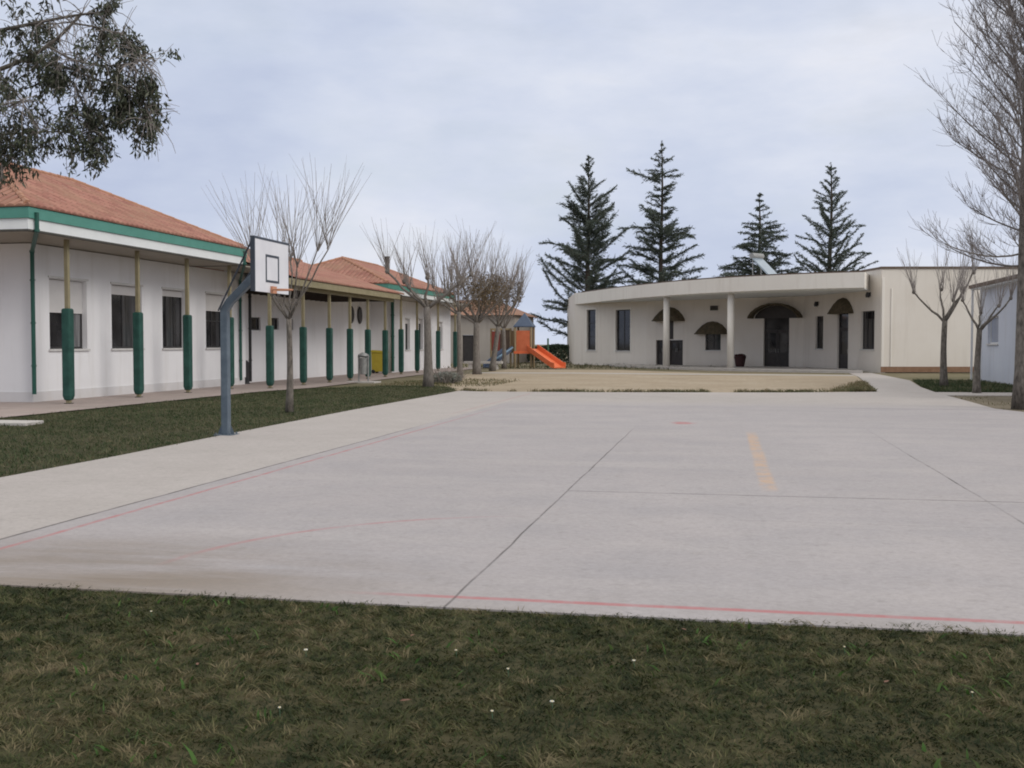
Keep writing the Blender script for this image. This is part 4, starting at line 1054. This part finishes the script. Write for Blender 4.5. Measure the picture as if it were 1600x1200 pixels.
pollard(7.98, 42.3, 41, 'pollarded tree with three raised arms before the blank cream wall', GR2, 2.45, .115,
        [(-1.08,.1,1.05), (-.08,.3,1.15), (.55,-.2,1.15), (1.0,.1,1.75), (.35,.35,.75)], 16, 2.1, .22, thick=.009, bark='bark_dark', twig='twig_dark')
pollard(8.02, 37.1, 42, 'shorter forked pollarded tree before the corner of the bluish outbuilding', GR2, 2.05, .10,
        [(-.5,.1,.95), (.55,-.1,.75), (.95,.1,1.0), (.1,.3,.55)], 13, 1.9, .24, thick=.0085, bark='bark_dark', twig='twig_dark')

def bare_tree(x, y, seed, label):
    r = random.Random(seed)
    t = thing('bare_tree', (x, y, 0), label, 'tree')
    b = MB(); n = 16; H_ = 14.0; pts = []; rad = []
    for i in range(n+1):
        q = i/n; pts.append(Vector((x+.03*math.sin(q*4), y+.03*math.sin(q*3+1), H_*q))); rad.append(.165*(1+.32*max(0,1-q*12)**2)*(1-q)**.7+.012)
    b.tube(pts, rad, 12); b.build('trunk', M['bark_dark'], t, smooth=True)
    b = MB(); bt = MB()
    for i in range(120):
        z = 3.3+ (H_-3.8)*((i+.5)/120)**.92; a = i*2.39996+r.gauss(0,.3); q = z/H_
        p = pts[int(q*n)].lerp(pts[min(n, int(q*n)+1)], q*n-int(q*n))
        ln = (1.95 if z < 5.5 else 2.35 if z < 8.5 else 2.35-(z-8.5)*.24)*r.uniform(.65,1.08)
        el = R(r.uniform(15,48)) if z < 6 else R(r.uniform(40,66))
        if z < 4.0: el = R(r.uniform(-25, 8))
        d = Vector((math.cos(a)*math.cos(el), math.sin(a)*math.cos(el), math.sin(el)))
        r0 = .018+.028*(1-q)
        P, _ = shoot(b, r, p, d, ln, r0*.72, 6, .13, .05, 5, r0*.3)
        for j in range(15):
            k = r.randint(1,6); dd = vnorm(vnorm(P[min(6,k)]-P[max(0,k-1)]) + Vector((r.gauss(0,.55), r.gauss(0,.55), r.gauss(.35,.45))))
            l2 = ln*r.uniform(.22,.5)
            Q, _ = shoot(bt, r, P[k], dd, l2, .0072, 4, .16, .08, 3, .004)
            for m_ in range(8):
                k2 = r.randint(1,4); d3 = vnorm(vnorm(Q[k2]-Q[k2-1]) + Vector((r.gauss(0,.6), r.gauss(0,.6), r.gauss(.30,.45))))
                shoot(bt, r, Q[k2], d3, r.uniform(.20,.50), .0048, 3, .18, .08, 3, .0035)
    c = b.build('crown', M['rust_bark'], t, smooth=True)
    bt.build('twigs', M['twig_dark'], c)
bare_tree(7.10, 28.2, 51, 'tall leafless tree with dark mottled trunk and fine twigs at the court corner')

def cedar(x, y, h, seed, label, half, style):
    r = random.Random(seed); g = np.random.default_rng(seed)
    t = thing('cedar_tree', (x, y, 0), label, 'tree', 'cedars behind the cream building')
    b = MB(); n = 10
    b.tube([(x+.06*math.sin(i), y+.06*math.cos(i*1.3), h*i/n) for i in range(n+1)], [.30*(1-i/n)**.9+.02 for i in range(n+1)], 8); b.build('trunk', M['cedar_bark'], t)
    b = MB(); LP = []; LD = []
    z = h*.10; whorl = 0
    while z < h*.985:
        q = z/h
        prof = style['prof'](q)*half
        nb = style['n'] if q < .8 else max(3, style['n']-2)
        a0 = r.random()*6.28
        for k in range(nb):
            if r.random() < style.get('skip', 0): continue
            a = a0+2*PI*k/nb+r.gauss(0,.25); ln = prof*r.uniform(*style['var'])
            if ln < .15: continue
            el = R(style['el'](q)+r.gauss(0,5)); d = Vector((math.cos(a)*math.cos(el), math.sin(a)*math.cos(el), math.sin(el)))
            P = [Vector((x, y, z+r.uniform(-.15,.15)))]; m = 7
            for i in range(m):
                d = vnorm(d+Vector((r.gauss(0,.12), r.gauss(0,.12), r.gauss(0,.09)+style['curve'](q)))); P.append(P[-1]+d*ln/m)
            b.tube(P, [max(.012, .05*(1-q)*(1-i/m)+.012) for i in range(m+1)], 4, cap=False)
            side = vnorm(d.cross(Vector((0,0,1))))
            steps = max(4, int(ln/.16))
            for i in range(steps):
                f = (i+.6)/steps
                if f < style.get('bare', .12): continue
                u = f*m; j = min(m-1, int(u)); p = P[j].lerp(P[j+1], u-j); ax = vnorm(P[j+1]-P[j])
                wl = min(.85, ln*.26)*(1-.6*f)*style['wid']*r.uniform(.5,1.45)
                for s in (-1, 1):
                    c_ = 2 if wl > .25 else 1
                    for _ in range(c_):
                        dd = vnorm(ax*r.uniform(.3,1.0)+side*s*r.uniform(.4,1)+Vector((0,0,r.gauss(style['droop'],.32)))); l2 = wl*r.uniform(.5,1.15)+.10
                        nn = max(2, int(l2/.11))
                        for w_ in range(nn): LP.append(p+dd*l2*(w_+.5)/nn); LD.append(dd)
                for _ in range(2): LP.append(p+Vector((r.gauss(0,.04), r.gauss(0,.04), r.uniform(-.02,.08)))); LD.append(ax)
        z += style['gap'](q)*r.uniform(.75,1.25)
    for i in range(14): LP.append(Vector((x+r.gauss(0,.05), y+r.gauss(0,.05), h*(.93+.07*i/14)))); LD.append(Vector((r.gauss(0,.3), r.gauss(0,.3), 1)).normalized())
    c = b.build('crown', M['cedar_bark'], t)
    P = np.array([tuple(p) for p in LP]); Dn = np.array([tuple(p) for p in LD]); n = len(P)
    rep = 2; P = np.repeat(P, rep, 0)+g.normal(0, .035, (n*rep,3)); Dn = np.repeat(Dn, rep, 0)+g.normal(0,.35,(n*rep,3)); Dn /= np.linalg.norm(Dn, axis=1)[:,None]
    W_ = np.cross(Dn, g.normal(size=Dn.shape)); W_ /= np.linalg.norm(W_, axis=1)[:,None]
    s = (.085+.075*g.random(n*rep))[:,None]
    V = np.stack([P-Dn*s, P+W_*s*.20, P+Dn*s, P-W_*s*.20], 1).reshape(-1,3)
    pal = np.array([(.070,.092,.078),(.092,.118,.098),(.125,.148,.122),(.10,.105,.082)]); cc = pal[g.integers(0,4,n*rep)]*(.7+.6*g.random(n*rep))[:,None]
    np_mesh('needles', M['needles'], V, np.arange(4*n*rep).reshape(-1,4), c, np.repeat(cc, 4, axis=0))
cedar(-11.6, 94.5, 18.0, 61, 'broadest dense cedar, at the end of the cream building', 8.4,
      dict(prof=lambda q: max(.05, (1-q)**.85*(1 if q > .38 else .98)), n=6, var=(.38,1.12), skip=.18, el=lambda q: 16+26*q, curve=lambda q: .015, gap=lambda q: .82-.34*q, wid=.98, droop=-.04))
def prof2(q):
    if q < .5: return 4.6-1.2*q
    if q < .66: return 3.9*(1-(q-.5)*1.2)
    if q < .785: return 1.5
    if q < .825: return 3.3
    return max(.15, 1.9*(1-q)/.175)
cedar(-5.4, 96.7, 19.4, 62, 'tallest cedar with a thin gappy top of long bare-ended branches', 1.0,
      dict(prof=prof2, n=6, var=(.42,1.1), skip=.12, el=lambda q: 14+10*q, curve=lambda q: .0, gap=lambda q: .72 if q < .5 else .8-.25*q, wid=1.0, droop=-.08))
cedar(2.9, 94.3, 14.3, 63, 'smallest cedar with drooping spread lower branches behind the solar collector', 1.0,
      dict(prof=lambda q: min(4.3, max(.15, (1-q)*8.4)), n=6, var=(.42,1.1), skip=.12, el=lambda q: 10+20*q, curve=lambda q: -.05, gap=lambda q: .60-.2*q, wid=1.05, droop=-.2))
cedar(8.6, 93.3, 16.5, 64, 'open regular conifer with upswept spaced branch tiers, rightmost of the dark evergreens', 4.3,
      dict(prof=lambda q: max(.05, (1-q)**.85*1.55 if q > .35 else .98), n=6, var=(.78,1.05), el=lambda q: 24+8*q, curve=lambda q: .0, gap=lambda q: .90-.3*q, wid=.42, droop=-.03, bare=.1))

# gum tree leaning in from the left
def gum_tree():
    r = random.Random(71); g = np.random.default_rng(71)
    t = thing('gum_tree', (-13.0, 12.6, 0), 'tree with hanging clusters of narrow grey-green leaves reaching over the school roof', 'tree')
    b = MB()
    b.tube([(-13.0,12.6,0),(-12.95,12.65,1.2),(-12.8,12.7,2.8),(-12.7,12.9,4.4),(-12.8,13.1,6.2),(-12.9,13.0,8.0)], [.34,.26,.23,.20,.15,.09], 12); b.build('trunk', M['rust_bark'], t, smooth=True)
    b = MB(); bt = MB(); tips = []
    limbs = [  # (points, radius)
        ([(-12.75,12.9,4.6),(-11.6,13.6,5.0),(-10.2,14.0,5.50),(-9.4,14.0,5.80),(-8.86,14.0,6.22)], .055),
        ([(-12.75,13.0,5.4),(-11.5,13.8,5.8),(-10.15,14.0,6.06),(-9.2,14.1,6.22),(-8.6,14.2,6.30)], .045),
        ([(-9.9,14.0,5.62),(-9.2,14.0,5.52),(-8.5,14.0,5.24),(-8.0,14.05,5.15)], .022),
        ([(-9.4,14.0,5.80),(-8.9,13.9,5.55),(-8.35,13.9,5.45),(-7.9,13.9,5.5)], .018),
        ([(-12.7,12.9,4.2),(-11.6,13.2,4.35),(-10.4,13.4,4.35),(-9.6,13.5,4.15)], .04),
        ([(-8.5,14.0,5.24),(-8.15,14.0,5.05),(-7.9,14.0,4.8),(-7.85,14.0,4.65)], .010),
        ([(-9.2,14.0,5.52),(-8.9,13.95,5.1),(-8.75,13.9,4.75),(-8.7,13.9,4.55)], .012),
        ([(-9.0,14.0,6.1),(-8.4,14.0,5.95),(-8.0,14.0,5.6),(-7.8,14.0,5.35)], .014),
        ([(-10.2,14.0,5.5),(-9.9,13.9,5.2),(-9.6,13.9,4.8),(-9.5,13.9,4.5)], .014),
        ([(-10.4,13.4,4.35),(-9.8,13.6,4.5),(-9.1,13.8,4.55),(-8.6,13.9,4.45)], .02),
        ([(-12.8,13.0,6.0),(-11.4,13.2,6.8),(-10.0,13.5,7.2),(-8.9,13.8,7.0)], .045),
        ([(-11.6,13.6,5.0),(-10.6,13.4,4.9),(-9.8,13.3,4.75),(-9.3,13.3,4.9)], .025),
        ([(-11.5,13.8,5.8),(-10.5,14.4,6.2),(-9.6,14.9,6.4)], .025),
        ([(-12.9,13.0,7.4),(-12.2,12.2,8.4),(-11.0,12.0,8.8)], .05),
        ([(-12.85,12.9,6.8),(-13.8,13.6,7.8),(-14.8,14.0,8.0)], .05),
        ([(-12.8,12.8,5.2),(-13.4,11.8,6.2),(-13.2,10.8,6.6)], .05)]
    twl = []
    for P, r0 in limbs:
        pts = catmull3(P, 4); n = len(pts)
        b.tube(pts, [r0*(1-.72*i/n) for i in range(n)], 6, cap=False)
        for i in range(2, n):
            for _ in range(6):
                d = vnorm(Vector((r.gauss(.15,.7), r.gauss(0,.7), r.gauss(.05,.5)))); ln = r.uniform(.22,.62)
                Q, e = shoot(bt, r, pts[i], d, ln, .0075, 4, -.30, .12, 4, .003)
                twl.append(Q)
    # leaves hang from the twigs, in clumps
    L0 = []; 
    for Q in twl:
        if Q[-1].x > -7.62: continue
        dense = r.random()
        cn = math.sin(Q[0].x*5.1+Q[0].z*3.3)+math.sin(Q[0].z*6.3-Q[0].x*2.9+Q[0].y*2.0)
        if dense < .36 or cn < -.25: continue
        nl = int(14+44*dense)
        for _ in range(nl):
            k = r.randint(2,4); p = Q[k]+Vector((r.gauss(0,.05), r.gauss(0,.05), r.gauss(-.02,.05)))
            d = vnorm(Vector((r.gauss(0,.6), r.gauss(0,.6), r.gauss(-.8,.55)))); L0.append((p, d, r.uniform(.06,.125)))
    n = len(L0); P = np.array([tuple(a[0]) for a in L0]); Dn = np.array([tuple(a[1]) for a in L0]); s = np.array([a[2] for a in L0])[:,None]
    W_ = np.cross(Dn, g.normal(size=Dn.shape)); W_ /= np.linalg.norm(W_, axis=1)[:,None]; N_ = np.cross(Dn, W_)
    V = np.stack([P, P+Dn*s*.45+W_*s*.15+N_*s*.06, P+Dn*s, P+Dn*s*.45-W_*s*.15+N_*s*.06], 1).reshape(-1,3)
    pal = np.array([(.045,.055,.036),(.065,.078,.05),(.09,.10,.068),(.065,.06,.043),(.13,.135,.10)]); cc = pal[g.integers(0,5,n)]*(.75+.5*g.random(n))[:,None]
    c = b.build('crown', M['bark_dark'], t)
    bt.build('twigs', M['twig_dark'], c)
    np_mesh('leaves', M['gum_leaves'], V, np.arange(4*n).reshape(-1,4), c, np.repeat(cc, 4, axis=0))
def catmull3(P, n):
    Q = [Vector(p) for p in P]; Q = [2*Q[0]-Q[1]] + Q + [2*Q[-1]-Q[-2]]; out = []
    for i in range(1, len(Q)-2):
        for k in range(n):
            t = k/n; a, b_, c, d = Q[i-1:i+3]
            out.append(.5*((2*b_)+(c-a)*t+(2*a-5*b_+4*c-d)*t*t+(3*b_-a-3*c+d)*t**3))
    out.append(Q[-2]); return out
gum_tree()

# low grey shrub at the tip of the grass strip
SH = thing('shrub', (-10.9, 42.4, 0), 'low grey-green scrubby bush beside the stout pollarded tree', 'shrub')
r = random.Random(81); b = MB()
for i in range(150):
    a = r.random()*6.28; q = r.random()**.5
    shoot(b, r, (-10.9+math.cos(a)*q*.5, 42.4+math.sin(a)*q*.5, 0), Vector((math.cos(a)*.7, math.sin(a)*.7, r.uniform(.5,1.2))), r.uniform(.4,.85), .012, 4, -.02, .16, 3, .005)
b.build('stems', M['twig'], SH)
V, F, c = leaf_cloud(1500, (-10.9, 42.4, .22), (.62, .5, .26), .05, [(.20,.215,.19),(.26,.27,.24),(.16,.18,.14),(.32,.32,.30)], 82)
np_mesh('foliage', M['shrub_leaves'], V, F, SH, c)
